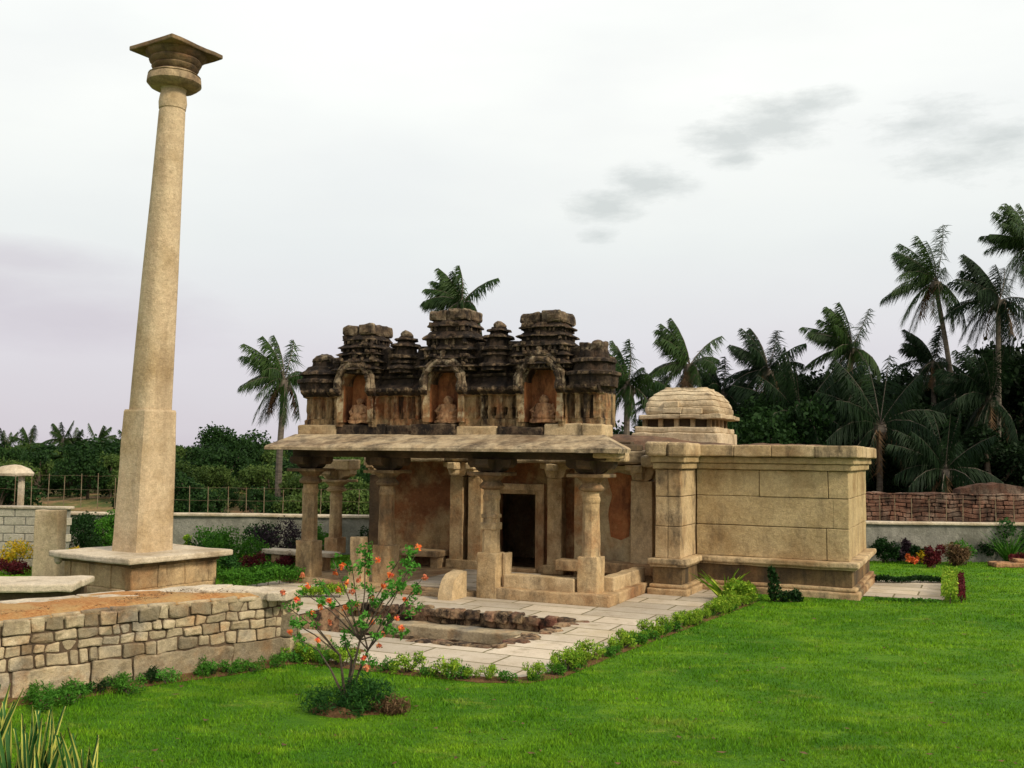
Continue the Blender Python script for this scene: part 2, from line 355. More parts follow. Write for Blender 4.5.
def npmesh(name, V, Fq, mat, parent=None, mats=None, midx=None):
    me = bpy.data.meshes.new(name); V = np.asarray(V, dtype=np.float32); Fq = np.asarray(Fq, dtype=np.int32); k = Fq.shape[1]
    me.vertices.add(len(V)); me.vertices.foreach_set('co', V.ravel())
    me.loops.add(Fq.size); me.loops.foreach_set('vertex_index', Fq.ravel())
    me.polygons.add(len(Fq)); me.polygons.foreach_set('loop_start', np.arange(0, Fq.size, k, dtype=np.int32)); me.polygons.foreach_set('loop_total', np.full(len(Fq), k, dtype=np.int32))
    me.update(calc_edges=True); me.materials.append(M[mat])
    o = bpy.data.objects.new(name, me); C.objects.link(o)
    if parent: o.parent = parent
    return o
def unit(a): return a/np.maximum(np.linalg.norm(a, axis=1, keepdims=True), 1e-9)
def leaf_arrays(P, size, up=None, aspect=.5, var=.5):
    n = len(P); d = unit(rng.normal(size=(n, 3)) + (0 if up is None else up))
    s_ = unit(np.cross(d, rng.normal(size=(n, 3)))); L_ = size*(1+var*(rng.random((n, 1))*2-1)); W_ = L_*aspect
    nrm = np.cross(d, s_)
    V = np.stack([P-d*L_*.5, P+s_*W_*.5+nrm*L_*.08, P+d*L_*.5, P-s_*W_*.5+nrm*L_*.08], 1).reshape(-1, 3)
    return V, np.arange(4*n).reshape(-1, 4)
def leaves(name, P, size, mat, parent=None, **k):
    V, Fq = leaf_arrays(P, size, **k); return npmesh(name, V, Fq, mat, parent)
def blobpts(centers, radii, n, shell=.55):
    """points spread through clumps, denser near each clump's skin"""
    centers = np.asarray(centers, float); radii = np.asarray(radii, float)
    if radii.ndim == 1: radii = np.repeat(radii[:, None], 3, 1)
    p = radii.prod(1)**.67; p /= p.sum(); i = rng.choice(len(centers), n, p=p)
    d = unit(rng.normal(size=(n, 3))); r_ = shell+(1-shell)*rng.random((n, 1)); r_ *= 1+.14*rng.normal(size=(n, 1))
    return centers[i]+d*r_*radii[i]

TH = R(25); OU = Vector((math.cos(TH), -math.sin(TH), 0)); OV = Vector((math.sin(TH), math.cos(TH), 0)); OO = Vector((1.572, 18.528, 0))
def W(a, b, z=0.): p = OO+OU*a+OV*b; return Vector((p.x, p.y, z))

# ================================================================== SETTING
def tess(name, loops, z, mat, kind='structure', thick=None, parent=None):
    vs = [v for lp in loops for v in lp]; tr = tessellate_polygon([[Vector((x, y, 0)) for x, y in lp] for lp in loops])
    me = bpy.data.meshes.new(name); me.from_pydata([(x, y, z) for x, y in vs], [], tr); me.update()
    bm = bmesh.new(); bm.from_mesh(me); bmesh.ops.recalc_face_normals(bm, faces=bm.faces)
    if sum(f.normal.z for f in bm.faces) < 0: bmesh.ops.reverse_faces(bm, faces=bm.faces)
    bm.to_mesh(me); bm.free(); me.materials.append(M[mat])
    o = bpy.data.objects.new(name, me); C.objects.link(o); o['kind'] = kind; return o
def uv(*pts): return [tuple(W(a, b))[:2] for a, b in pts]
PIT = dict(u0=-3.9, u1=.35, v0=-4.72, v1=-2.1)
pit_loop = uv((PIT['u0'], PIT['v0']), (PIT['u1']-.1, PIT['v0']), (PIT['u1']+.12, PIT['v1']+.12), (PIT['u0'], PIT['v1']))
pave_loop = uv((-3.2, -6.55), (.9, -6.45), (1.35, -6.25), (1.5, -5.9), (1.62, -4.2), (2.0, -1.2), (2.3, 1.9), (2.3, 3.2), (-6.9, 3.2), (-7.05, -3.2), (-5.2, -6.0))
path_loop = uv((4.0, 3.55), (5.75, 3.75), (5.8, 6.9), (4.0, 6.9))
tess('lawn', [[(-45, -20), (45, -20), (45, 27.0), (-45, 27.0)], pave_loop, path_loop], 0, 'lawn')
tess('court_paving', [pave_loop, pit_loop], 0.012, 'pave')
tess('side_path', [path_loop], 0.012, 'pave')
# wide terrain round and behind the garden
def terr(x, y):
    far = max(0, y-30); l = .5-.5*math.tanh((x-4)/6)
    return min(far*.035, 1.6)+l*min(far*.05, .65)+(noise.noise(Vector((x*.12, y*.12, 0)))*.45*(.3+l) if far > 1 else 0)
nx, ny = 160, 150
xs = np.sign(np.linspace(-1, 1, nx))*np.abs(np.linspace(-1, 1, nx))**2.2*900; ys = -60+np.linspace(0, 1, ny)**2.4*1500
V = []; 
for y in ys:
    for x in xs:
        inside = (abs(x) < 44.5 and y < 27.4)
        far = max(0, y-30)
        z = -1.6 if inside else -.12+terr(x, y)
        if far > 45: z -= .25
        V.append((x, y, z))
me_ = MB(); me_.v = V; me_.f = [(j*nx+i, j*nx+i+1, (j+1)*nx+i+1, (j+1)*nx+i) for j in range(ny-1) for i in range(nx-1)]
t_ = me_.build('terrain', 'terrain', smooth=True); t_['kind'] = 'structure'

# sunken pit: rubble faces, a ledge and an earth floor
def stone_face(mb, p0, p1, z0, z1, nrm, size=.3, depth=.12, seed=0, h=.16, big=None):
    """irregular stones laid in courses along a line p0->p1, outward normal nrm"""
    rd = random.Random(seed); p0 = Vector(p0); p1 = Vector(p1); Lg = (p1-p0).length; d = (p1-p0)/Lg; nrm = Vector(nrm).normalized()
    z = z0; row = 0
    while z < z1-.03:
        hh = min(h*rd.uniform(.8, 1.25), z1-z)
        if z1-(z+hh) < h*.5: hh = z1-z
        if big and row == 0: hh = big
        t = -rd.uniform(0, size*.5)
        while t < Lg:
            wd = size*rd.uniform(.55, 1.6)*(2.4 if big and row == 0 else 1)
            a = max(t, 0)+.008; b = min(t+wd, Lg)-.008; t += wd
            if b-a < .05: continue
            out = rd.uniform(-.012, .028)
            g_ = rd.uniform(.006, .014)
            mt = Matrix(((d.x, nrm.x, 0, p0.x), (d.y, nrm.y, 0, p0.y), (0, 0, 1, 0), (0, 0, 0, 1)))
            tilt = Matrix.Translation(((a+b)/2, 0, z+hh/2)) @ Matrix.Rotation(rd.uniform(-.05, .05), 4, 'Y') @ Matrix.Translation((-(a+b)/2, 0, -z-hh/2))
            mb.rbox((a, -depth, z+g_), (b, out, z+hh-g_*.4), r=rd.uniform(.010, .028), seg=.09, xf=mt @ tilt)
        z += hh; row += 1
U0, U1, V0, V1 = PIT['u0'], PIT['u1'], PIT['v0'], PIT['v1']
pit = thing('sunken_tank', 'sunken rubble-lined tank with a ledge, cut into the paving in front of the porch', 'tank', W(0, 0), -TH)
b = MB()
stone_face(b, (U0-.1, V1+.02, 0), (U1+.12, V1+.14, 0), -.24, -.005, (0, -1, 0), .26, .14, 3, .24)
stone_face(b, (U1+.12, V1+.14, 0), (U1-.1, V0-.02, 0), -.24, -.005, (-1, .09, 0), .26, .14, 4, .24)
stone_face(b, (U0, V0-.02, 0), (U1-.1, V0-.02, 0), -.34, -.005, (0, 1, 0), .26, .14, 5, .17)
b.build('rubble_lining', 'pitst', pit, er=(.022, 6))
b = MB()
b.rbox((U0-.1, V1-.36, -.42), (U1+.05, V1+.1, -.22), .02, .2); b.rbox((U1-.75, V0-.1, -.42), (U1+.05, V1-.37, -.22), .02, .2)
b.rbox((U0-.1, V0-.1, -.42), (U1-.76, V0+.30, -.22), .02, .2)
b.build('ledge', 'rubble', pit, er=(.03, 3), er2=(.01, 14))
b = MB(); rq = random.Random(8)
def rim(p, q, n):
    for i in range(n):
        t = (i+rq.random()*.5)/n; x = p[0]+(q[0]-p[0])*t+rq.uniform(-.05, .05); y = p[1]+(q[1]-p[1])*t+rq.uniform(-.04, .05); w_ = rq.uniform(.07, .19); h_ = rq.uniform(.06, .13)
        b.rbox((x-w_, y-h_, -.12), (x+w_, y+h_, .018+rq.uniform(0, .035)), .03, .08, xf=Matrix.Translation((x, y, 0)) @ Matrix.Rotation(rq.uniform(-.5, .5), 4, 'Z') @ Matrix.Translation((-x, -y, 0)))
rim((U1+.1, V1+.08), (U1-.08, V0), 11); rim((U0, V1+.05), (U1, V1+.12), 16); rim((U1-1.5, V0-.02), (U1-.2, V0-.02), 5)
b.build('rim_stones', 'pitst', pit, er=(.03, 5), er2=(.01, 16))
b = MB(); b.rbox((U0-.1, V0-.1, -1.1), (U1+.2, V1+.2, -.9), .01, .5); b.build('tank_floor', 'soil', pit, er=(.04, 2))
b = MB()
for a, c in (((U0-.15, V1-.36, -1.0), (U1+.05, V1-.30, -.4)), ((U1-.75, V0, -1.0), (U1-.69, V1-.36, -.4)), ((U0, V0+.25, -1.0), (U1-.75, V0+.3, -.4)), ((U0-.2, V0, -1.0), (U0, V1, -.005))):
    b.rbox(a, c, .02, .2)
b.build('inner_wall', 'pitst', pit, er=(.03, 5))

# ================================================================== TEMPLE
T = thing('stone_temple', 'low stone temple with a pillared porch, three-niched dark parapet and small pale dome', 'temple', W(0, 0), -TH)
def part(mb, name, mat, parent=T, **k): return mb.build(name, mat, parent, **k)
# --- porch platform
b = MB()
b.rbox((-6.85, -.35, -.05), (.35, 3.0, .12), .02, .3)
part(b, 'porch_floor', 'plinth', er=(.012, 2.5), er2=(.004, 12))
b = MB()
b.rbox((-2.15, -.40, .0), (.40, -.05, .215), .025, .2); b.rbox((.05, -.05, .0), (.40, 1.95, .215), .025, .2)
part(b, 'lower_kerb', 'plinth', er=(.015, 3), er2=(.005, 14))
b = MB()
b.rbox((-1.76, -.22, .2), (-.34, .02, .46), .02, .2); b.rbox((.02, .22, .2), (.27, 2.2, .47), .02, .2)
part(b, 'seat_kerb', 'cream', er=(.014, 3), er2=(.005, 14))
b = MB(); b.rbox((-6.8, -.38, .0), (-2.3, -.1, .10), .02, .2); b.rbox((-4.4, -.72, .0), (-2.75, -.40, .055), .015, .2)
part(b, 'porch_step', 'plinth', er=(.02, 3))
b = MB(); b.rbox((-4.0, -.3, .118), (-2.2, 2.6, .15), .01, .3); part(b, 'floor_slab', 'pave', er=(.006, 3))
# --- curled balustrade stone beside the step
pr = []
for i in range(13):
    t = i/12*math.pi/2; pr.append((-1.02+.42*(1-math.cos(t)), .02+.46*math.sin(t)))
pr = [(-1.02, 0), *pr, (-.42, .50), (-.42, 0)]
b = MB(); b.prism(pr, 'x', -2.72, -2.44); part(b, 'balustrade', 'cream', er=(.02, 4), sub=.15, smooth=True)
# --- columns
def column(u, v, zb, extra=None, s=.40, cap='capital'):
    r = MB(); r.rbox((u-s/2, v-s/2, zb), (u+s/2, v+s/2, .86), .02, .12)
    base = part(r, 'column', 'column', er=(.014, 4), er2=(.004, 16))
    r = MB(); h = s*.44
    r.prof(u, v, [(.86, h, h), (.89, h*.98, h*.98), (1.2, h*.95, h*.95), (1.6, h*.90, h*.90), (1.84, h*.87, h*.87)], 8, 2.0)
    r.prof(u, v, [(1.84, h*.90, h*.90), (1.88, h*.96, h*.96), (1.93, h*.96, h*.96), (1.96, h*.86, h*.86), (2.05, h*.84, h*.84)], 16, 2.0)
    r.build('shaft', 'column', base, er=(.008, 5), er2=(.003, 20), sub=.14)
    r = MB()
    r.prof(u, v, [(2.04, .15, .15), (2.07, .22, .22), (2.11, .235, .235), (2.15, .20, .20), (2.20, .16, .16), (2.28, .24, .24), (2.31, .28, .28)], 24, 2.2)
    r.rbox((u-.36, v-.36, 2.305), (u+.36, v+.36, 2.37), .015, .15)
    r.build('capital', cap, base, er=(.008, 6), smooth=True)
    # cruciform bracket with curled ends
    r = MB()
    for ax in (0, 1):
        pts = [(-.46, 2.62), (-.46, 2.52), (-.40, 2.46), (-.31, 2.47), (-.24, 2.40), (-.17, 2.37), (.17, 2.37), (.24, 2.40), (.31, 2.47), (.40, 2.46), (.46, 2.52), (.46, 2.62)]
        if ax == 0: r.prism([(u+a, z) for a, z in pts], 'y', v-.135, v+.135)
        else: r.prism([(v+a, z-.002) for a, z in pts], 'x', u-.132, u+.132)
    r.build('bracket', 'beam' if cap == 'capital' else cap, base, er=(.012, 6), sub=.2)
    return base
for u, v_, zb in ((-6.4, 0, .10), (-4.5, 0, .10), (-2.03, -.22, .0), (-.09, 0, .19)): column(u, v_, zb)
c3 = MB(); c3.rbox((-1.825, -.16, .12), (-1.74, .12, .84), .02, .12)
part(c3, 'side_slab', 'cream', er=(.014, 5), er2=(.004, 16))
c5 = column(-7.1, 1.95, .45, s=.36, cap='cream'); c5.scale = (1, 1, .88)
# carved square bands on the entrance column
b = MB(); b.rbox((-2.19, -.385, 1.28), (-1.87, -.06, 1.42), .02, .1); b.rbox((-2.18, -.375, 1.50), (-1.88, -.07, 1.58), .02, .1); part(b, 'carved_band', 'column', er=(.006, 9))
# --- beams and ceiling of the porch
b = MB()
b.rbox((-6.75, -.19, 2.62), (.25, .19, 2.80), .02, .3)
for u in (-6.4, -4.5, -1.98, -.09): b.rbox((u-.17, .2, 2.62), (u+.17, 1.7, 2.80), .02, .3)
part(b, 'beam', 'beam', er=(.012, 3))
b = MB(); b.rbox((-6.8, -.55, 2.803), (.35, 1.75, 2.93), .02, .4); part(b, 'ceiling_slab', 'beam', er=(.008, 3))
b = MB()   # pale side beam left lying over the rear left column
b.rbox((-7.55, 1.70, 2.325), (-6.62, 2.2, 2.54), .03, .15); part(b, 'side_beam', 'cream', er=(.03, 3))
# --- sloping eave slab
b = MB()
b.prism([(-.98, 2.755), (-.98, 2.81), (-.93, 2.845), (.02, 3.09), (.02, 2.94), (-.3, 2.80), (-.86, 2.755)], 'x', -6.86, .0)
part(b, 'eave', 'eave', er=(.012, 1.6), er2=(.006, 9), sub=.28)
b = MB()   # hipped right end
ring = lambda u_, v_: [(u_, v_, 2.755), (u_, v_, 2.83)]
A = [(.003, -.98, 2.755), (.003, -.98, 2.83), (.003, -.93, 2.865), (.003, .02, 3.09), (.003, .02, 2.94)]
Bq = [(.76, -.98, 2.755), (.78, -.98, 2.83), (.74, -.93, 2.86), (.14, .02, 3.09), (.14, .02, 2.94)]
D = [(.60, .15, 2.755), (.62, .15, 2.83), (.58, .15, 2.86), (.10, .15, 3.09), (.10, .15, 2.94)]
b.add(A+Bq+D, [(0, 1, 6, 5), (1, 2, 7, 6), (2, 3, 8, 7), (3, 4, 9, 8), (4, 0, 5, 9), (5, 6, 11, 10), (6, 7, 12, 11), (7, 8, 13, 12), (8, 9, 14, 13), (9, 5, 10, 14), (0, 4, 3, 2, 1), (10, 11, 12, 13, 14)])
part(b, 'eave_corner', 'eave', er=(.02, 2), sub=.25)
b = MB(); b.rbox((.05, -.15, 2.60), (.50, .45, 2.76), .03, .12); b.rbox((.1, -.45, 2.66), (.6, -.1, 2.77), .03, .12); part(b, 'corner_bracket', 'cream', er=(.02, 5))
# --- base course of the parapet: blocks of different stones
rd = random.Random(5); u = -6.82
while u < .1:
    wd = rd.uniform(.6, 1.25); e = min(u+wd, .12)
    pale = (u < -6.4) or (-3.9 < u < -2.9) or u > -1.2
    hh = rd.uniform(3.24, 3.31)
    b = MB(); b.rbox((u+.006, .0+rd.uniform(-.02, .05), 3.06), (e-.006, .6, hh), .03, .15); part(b, 'base_block', 'cream' if pale else 'black', er=(.02, 4), er2=(.006, 15)); u = e
# --- parapet: moulded wall as one displaced surface
NI = [(-5.33, .30), (-3.23, .325), (-1.14, .335)]     # arched niches: centre, half width
NZ = (3.33, 4.08)
ZP = [(3.25, .16), (3.40, .16), (3.42, .20), (3.85, .20), (3.88, .10), (3.93, .02), (3.97, -.03), (4.02, -.03), (4.05, .06), (4.10, .14), (4.14, .20), (4.22, .22), (4.25, .16), (4.29, .15),
      (4.32, .26), (4.42, .28), (4.46, .22), (4.5, .20), (4.53, .30), (4.58, .38)]
def vprof(z):
    for (z0, a), (z1, b_) in zip(ZP, ZP[1:]):
        if z <= z1: return a+(b_-a)*(z-z0)/(z1-z0)
    return ZP[-1][1]
ARCH = .18
def inside(u, z, grow=0.):
    for c_, h in NI:
        hh = h+grow
        if abs(u-c_) < hh and z > NZ[0]-.2:
            if z < NZ[1]: return True
            if (u-c_)**2/hh**2+(z-NZ[1])**2/(.36+grow)**2 < 1: return True
    return False
def topz(u):   # ruined top line between turrets
    return 4.50+.06*noise.noise(Vector((u*3, 0, 0)))
pil = []
rd = random.Random(9); q = -6.5
while q < .25: pil.append((q, rd.uniform(.045, .075))); q += rd.uniform(.17, .26)
def vfront(u, z):
    v = vprof(z)
    base = 0.
    # projecting bays under the turrets
    for c_, h in NI:
        if abs(u-c_) < .52: base -= .13
    for c_, h in ((-6.35, .36), (-4.28, .34), (-2.17, .33), (-.2, .34)):
        if abs(u-c_) < h*.8: base -= .07
    if 3.40 < z < 3.86:
        if any(abs(u-c_) < h for c_, h in pil): base -= .055
        else: base += .02
        if noise.noise(Vector((u*2.1, 4.4, 0))) > .33 and 3.46 < z < 3.62 and not any(abs(u-c_) < h for c_, h in pil): base += .2
    if 4.3 < z < 4.5 and math.sin(u*22) > .2: base -= .05
    if 3.9 < z < 4.05: base += .02*math.sin(u*40)
    return v+base
b = MB(); b2 = MB()
us = np.arange(-6.72, .10, .03); zs = sorted(set([3.25+i*.03 for i in range(46)]+[z for z, _ in ZP]))
def surf(mb, zlist):
    idx = {}
    for j, z in enumerate(zlist):
        for i, u in enumerate(us):
            p = Vector((u, vfront(u, z), z)); p += noise.noise_vector(p*7)*.018+noise.noise_vector(p*19)*.010
            if inside(u, z, .02): p.y = .62
            idx[(i, j)] = len(mb.v); mb.v.append(tuple(p))
    n, k = len(us), len(zlist)
    for j in range(k-1):
        for i in range(n-1): mb.f.append((idx[(i, j)], idx[(i+1, j)], idx[(i+1, j+1)], idx[(i, j+1)]))
    # closed ends, back and top
    o = len(mb.v)
    for j, z in enumerate(zlist): mb.v += [(us[0], .8, z), (us[-1], .8, z)]
    for j in range(k-1):
        mb.f.append((idx[(0, j)], idx[(0, j+1)], o+2*(j+1), o+2*j)); mb.f.append((idx[(n-1, j)], o+2*j+1, o+2*(j+1)+1, idx[(n-1, j+1)]))
    mb.f.append((o, o+2*(k-1), o+2*(k-1)+1, o+1))
    for j in (0, k-1): mb.f.append(tuple([idx[(i, j)] for i in range(n)]+[o+2*j+1, o+2*j]))
surf(b, [z for z in zs if z <= 3.89]); surf(b2, [z for z in zs if z >= 3.87])
part(b, 'parapet_wall', 'parapet'); part(b2, 'parapet_cornice', 'black')
# niches with weathered seated reliefs
for n_, (c_, h) in enumerate(NI):
    def archpts(hw, rise, z0=3.34, n=12):
        return [(c_-hw, z0), (c_+hw, z0)]+[(c_+hw*math.cos(t), NZ[1]+rise*math.sin(t)) for t in [math.pi*i/n for i in range(n+1)]]
    # jambs and arch frame: ring between inner and outer outline
    inn = archpts(h, .34)[1:]+[archpts(h, .34)[0]]; out = archpts(h+.13, .50)[1:]+[archpts(h+.13, .50)[0]]
    fr = MB(); n = len(inn); vf, vb = -.03, .60
    vs = [(x, vf+.03, z) for x, z in inn]+[(x, vf, z) for x, z in out]+[(x, vb, z) for x, z in inn]+[(x, vb-.3, z) for x, z in out]
    fs = []
    for i in range(n-1):
        fs += [(i, i+1, n+i+1, n+i), (2*n+i, i, i+1, 2*n+i+1)[::-1], (n+i, n+i+1, 3*n+i+1, 3*n+i)]
    fr.add(vs, fs)
    nf = part(fr, 'niche', 'parapet', er=(.02, 6), er2=(.01, 18), sub=.15)
    bk = MB(); bk.prism(archpts(h+.01, .35), 'y', .34, .40); bk.build('niche_back', 'niche', nf, er=(.01, 6), sub=.25)
    for s_ in (-1, 1):
        j = MB(); j.rbox((c_+s_*h*1.0-.02, .01, 3.34), (c_+s_*h*1.0+.012, .335, 4.10), .004, .3); j.build('niche_jamb', 'niche', nf)
    # arch hood of dark stone: a thick moulded horseshoe with a crest
    hd = MB(); n = 16
    for k, (ro, th, vv) in enumerate(((.07, .06, -.09), (.15, .055, -.05))):
        pts = []; rr = []
        for i in range(n+1):
            t = -.35+(math.pi+.7)*i/n; pts.append((c_+(h+ro)*math.cos(t), vv, NZ[1]+.03+(.36+ro)*math.sin(t))); rr.append(th*(1+.25*math.sin(i*2.3)))
        hd.tube(pts, rr, 8)
    hd.prof(c_, -.06, [(4.60, .08, .07), (4.68, .05, .05), (4.74, .07, .05), (4.82, .015, .015)], 10)
    hd.build('arch_hood', 'turtop', nf, er=(.012, 9), er2=(.006, 25))
    st = MB(); sx = h*.82
    st.prof(c_, .20, [(3.33, sx*1.1, .17), (3.38, sx*1.1, .17), (3.39, sx*.9, .15), (3.44, sx*1.02, .16), (3.47, sx*.86, .15), (3.52, sx*.98, .14), (3.56, sx*.75, .12), (3.64, sx*.72, .12), (3.69, sx*.5, .11), (3.71, sx*.26, .07), (3.76, sx*.34, .09), (3.81, sx*.28, .08), (3.85, sx*.10, .05)], 16, 2.3)
    for s_ in (-1, 1): st.tube([(c_+s_*sx*.58, .17, 3.66), (c_+s_*sx*.9, .14, 3.57), (c_+s_*sx*.45, .08, 3.50)], [.04, .035, .03], 8)
    st.build('relief_figure', 'relief', nf, er=(.035, 9), er2=(.012, 25), smooth=True)
# turrets
def turret(name, cu, cv, prof, top=None, ribs=None, power=9, n=60, steps=.04, er=(.014, 5)):
    b = MB(); b.prof(cu, cv, prof, n, power, 0, steps); 
    if ribs: b.add(ribs.v, ribs.f)
    o = part(b, name, 'black', er=er, er2=(.011, 15), sub=.12)
    if top:
        b = MB()
        if top[0] == 'slab':
            _, z0, z1, a, d = top
            b.rbox((cu-a, cv-d, z0), (cu-.02*a, cv+d, z1-.02), .05, .1); b.rbox((cu+.02*a, cv-d, z0), (cu+a, cv+d, z1+.015), .05, .1)
        else:
            _, z0, z1, a = top; b.prof(cu, cv, [(z0, a*.75, a*.75), (z0+.04, a, a), (z0+(z1-z0)*.5, a*.98, a*.98), (z0+(z1-z0)*.8, a*.7, a*.7), (z1, a*.25, a*.25)], 20, 2.4)
        b.build('turret_cap', 'turtop', o, er=(.035, 6), er2=(.015, 17), sub=.1)
    return o
def big(cu, cv, ztop, hw):
    z = ztop
    P = [(4.35, .60, .42)]
    RIBS = []
    def lay(z0, z1, a0, a1, d0, d1, n, sd):      # uneven overhanging courses
        q = random.Random(sd); hs = [q.uniform(.7, 1.4) for _ in range(n)]; tot = sum(hs); zz = z0
        for i in range(n):
            hh = (z1-z0)*hs[i]/tot; t = (zz-z0)/(z1-z0); a = a0+(a1-a0)*t; d = d0+(d1-d0)*t; o_ = q.uniform(1.10, 1.20)
            P.extend([(zz, a, d), (zz+hh*.40, a*.97, d*.97), (zz+hh*.42, a*(o_+.03), d*(o_+.03)), (zz+hh*.50, a*(o_+.05), d*(o_+.04)), (zz+hh*.62, a*(o_-.02), d*(o_-.02)), (zz+hh*.80, a*1.03, d*1.03), (zz+hh*.97, a*.94, d*.96)]); RIBS.append((zz, zz+hh*.40, a, d)); zz += hh
    lay(4.36, z-.22, .68, .41, .46, .34, 5, int(-cu*10))
    P.append((z-.2, .40, .33))
    k = hw/.5; P = [(a, b_*k, c_) for a, b_, c_ in P]
    rb = MB(); rdx = random.Random(int(-cu*7))
    for z0, z1, a, d in RIBS:
        a *= k; x = -a+.03
        while x < a-.03:
            w2 = rdx.uniform(.035, .085)
            if rdx.random() < .8: rb.rbox((cu+x, cv-d-rdx.uniform(.03, .06), z0), (cu+x+w2, cv-d+.05, z1+.01), .008, .1)
            if rdx.random() < .35: rb.rbox((cu+x, cv-d*1.2-.03, z1+.03), (cu+x+w2*1.3, cv-d+.02, z1+.10), .015, .1)
            x += w2+rdx.uniform(.03, .07)
        y = -d+.05
        while y < d-.05:
            if rdx.random() < .8: rb.rbox((cu+a-.05, cv+y, z0), (cu+a+rdx.uniform(.03, .06), cv+y+.06, z1+.01), .008, .1)
            y += .13
    turret('turret', cu, cv, P, ('slab', z-.215, z, hw, .40), rb)
big(-5.33, .42, 5.38, .385); big(-3.21, .42, 5.60, .43); big(-1.17, .42, 5.46, .43)
def small(cu, cv, zt, kind='knob', hw=.33, lean=1.):
    z = zt
    zl = z-.60; P = [(4.35, hw, .34), (4.42, hw, .33), (4.43, hw*1.2, .38), (4.47, hw*1.16, .37), (4.52, hw*.86, .30), (zl-.10, hw*.84, .29), (zl-.09, hw*1.0, .34), (zl-.05, hw*.98, .33), (zl-.02, hw*.85, .29), (z-.60, hw*.95, .32), (z-.585, hw*1.12, .38), (z-.53, hw*1.1, .38), (z-.50, hw*.75, .26), (z-.36, hw*.66, .24), (z-.345, hw*.98, .34), (z-.30, hw*.9, .33), (z-.27, hw*.55, .2), (z-.22, hw*.5, .18), (z-.21, hw*.75, .26), (z-.175, hw*.7, .25), (z-.15, hw*.42, .15), (z-.12, hw*.4, .15)]
    if kind == 'knob': turret('turret', cu, cv, P, ('dome', z-.15, z, hw*.5), None, 4)
small(-4.30, .30, 5.24, hw=.26); small(-2.17, .30, 5.34, hw=.27)
turret('turret', -6.38, .34, [(4.0, .40, .40), (4.16, .42, .42), (4.18, .47, .46), (4.24, .46, .46), (4.28, .38, .36), (4.34, .36, .34), (4.36, .44, .42), (4.41, .40, .40), (4.46, .32, .3), (4.52, .28, .27), (4.55, .20, .2), (4.64, .19, .19)], ('dome', 4.61, 4.83, .235), None, 5)
turret('turret', -.18, .34, [(4.0, .40, .40), (4.20, .42, .42), (4.22, .46, .46), (4.27, .46, .46), (4.31, .34, .34), (4.44, .32, .32), (4.46, .38, .38), (4.52, .37, .37), (4.55, .26, .26), (4.70, .23, .23)], ('slab', 4.66, 4.86, .22, .24), None, 5)
# lower masonry infill between turrets
b = MB()
for u_, zt in ((-5.90, 4.74), (-4.74, 4.90), (-3.86, 4.90), (-2.56, 4.92), (-1.78, 4.92), (-.58, 4.78)):
    b = MB(); b.rbox((u_-.16, .22, 4.4), (u_+.16, .72, zt), .04, .1); part(b, 'infill_block', 'black', er=(.05, 6), er2=(.02, 17))

# --- hall wall behind the porch: plastered wall panels, opening for the door
b = MB()
for a, c in (((-6.75, 3.1, .1), (-3.56, 3.5, 2.66)), ((-2.46, 3.1, .1), (1.05, 3.5, 2.66)), ((-3.56, 3.1, 1.92), (-2.46, 3.5, 2.66))): b.rbox(a, c, .01, .3)
part(b, 'hall_wall', 'redwall', er=(.012, 2))
b = MB()
for d, o_ in ((0, 0), (.09, -.05)):
    b.rbox((-3.68+d-.02, 3.0-o_, .12), (-3.56+d, 3.12, 2.04-d), .01, .3); b.rbox((-2.46-d, 3.0-o_, .12), (-2.34-d+.02, 3.12, 2.04-d), .01, .3)
    b.rbox((-3.70+d, 2.995-o_, 1.92-d), (-2.32-d, 3.12, 2.06-d), .01, .3)
b.rbox((-3.56, 2.9, .12), (-2.46, 3.2, .20), .015, .3)
part(b, 'door_frame', 'plinth', er=(.006, 6))
def pilaster(u, v=2.95, w_=.34, z0=.12, zt=2.2, mat='cream'):
    r = MB(); r.rbox((u-w_/2, v-.12, z0), (u+w_/2, v+.2, zt), .015, .2); r.rbox((u-w_/2-.07, v-.17, z0), (u+w_/2+.07, v+.2, z0+.2), .02, .2)
    o = part(r, 'pilaster', mat, er=(.012, 3), er2=(.004, 14))
    r = MB()
    r.prism([(u-.36, 2.52), (u-.36, 2.42), (u-.26, 2.40), (u-.2, 2.24), (u-.12, 2.20), (u+.12, 2.20), (u+.2, 2.24), (u+.26, 2.40), (u+.36, 2.42), (u+.36, 2.52)], 'y', v-.10, v+.2)
    r.rbox((u-.10, v-.42, 2.36), (u+.10, v-.1, 2.515), .02, .1); r.rbox((u-.07, v-.30, 2.22), (u+.07, v-.1, 2.37), .02, .1)
    r.build('pilaster_capital', 'cream', o, er=(.01, 6)); return o
b = MB(); b.rbox((-1.45, 2.62, .1), (.6, 3.09, 2.5), .01, .3); part(b, 'side_panel', 'patchy', er=(.010, 2))
b = MB(); b.prism([(-.62, 1.02), (-.40, .95), (-.22, 1.04), (-.17, 1.5), (-.17, 2.30), (-.50, 2.36), (-.72, 2.30), (-.60, 1.9), (-.68, 1.5)], 'y', 2.600, 2.63); part(b, 'bare_patch', 'niche', er=(.012, 5), sub=.15)
for u, mt_ in ((-6.6, 'beam'), (-4.42, 'column'), (-3.95, 'column'), (-2.0, 'column')): pilaster(u, mat=mt_)
pilaster(.10, 2.55, .46, mat='cream')
b = MB()   # cornice slabs over the hall wall
rd = random.Random(3); u = -6.9
while u < .45:
    e = min(u+rd.uniform(.8, 1.5), .55)
    vf_ = 2.35 if e > -1.2 else 2.72; b.rbox((u+.006, vf_+rd.uniform(-.06, .06), 2.52+.004), (e-.006, 3.3, 2.78+rd.uniform(0, .07)), .05, .15); u = e
part(b, 'hall_cornice', 'eave', er=(.035, 3), er2=(.008, 12))
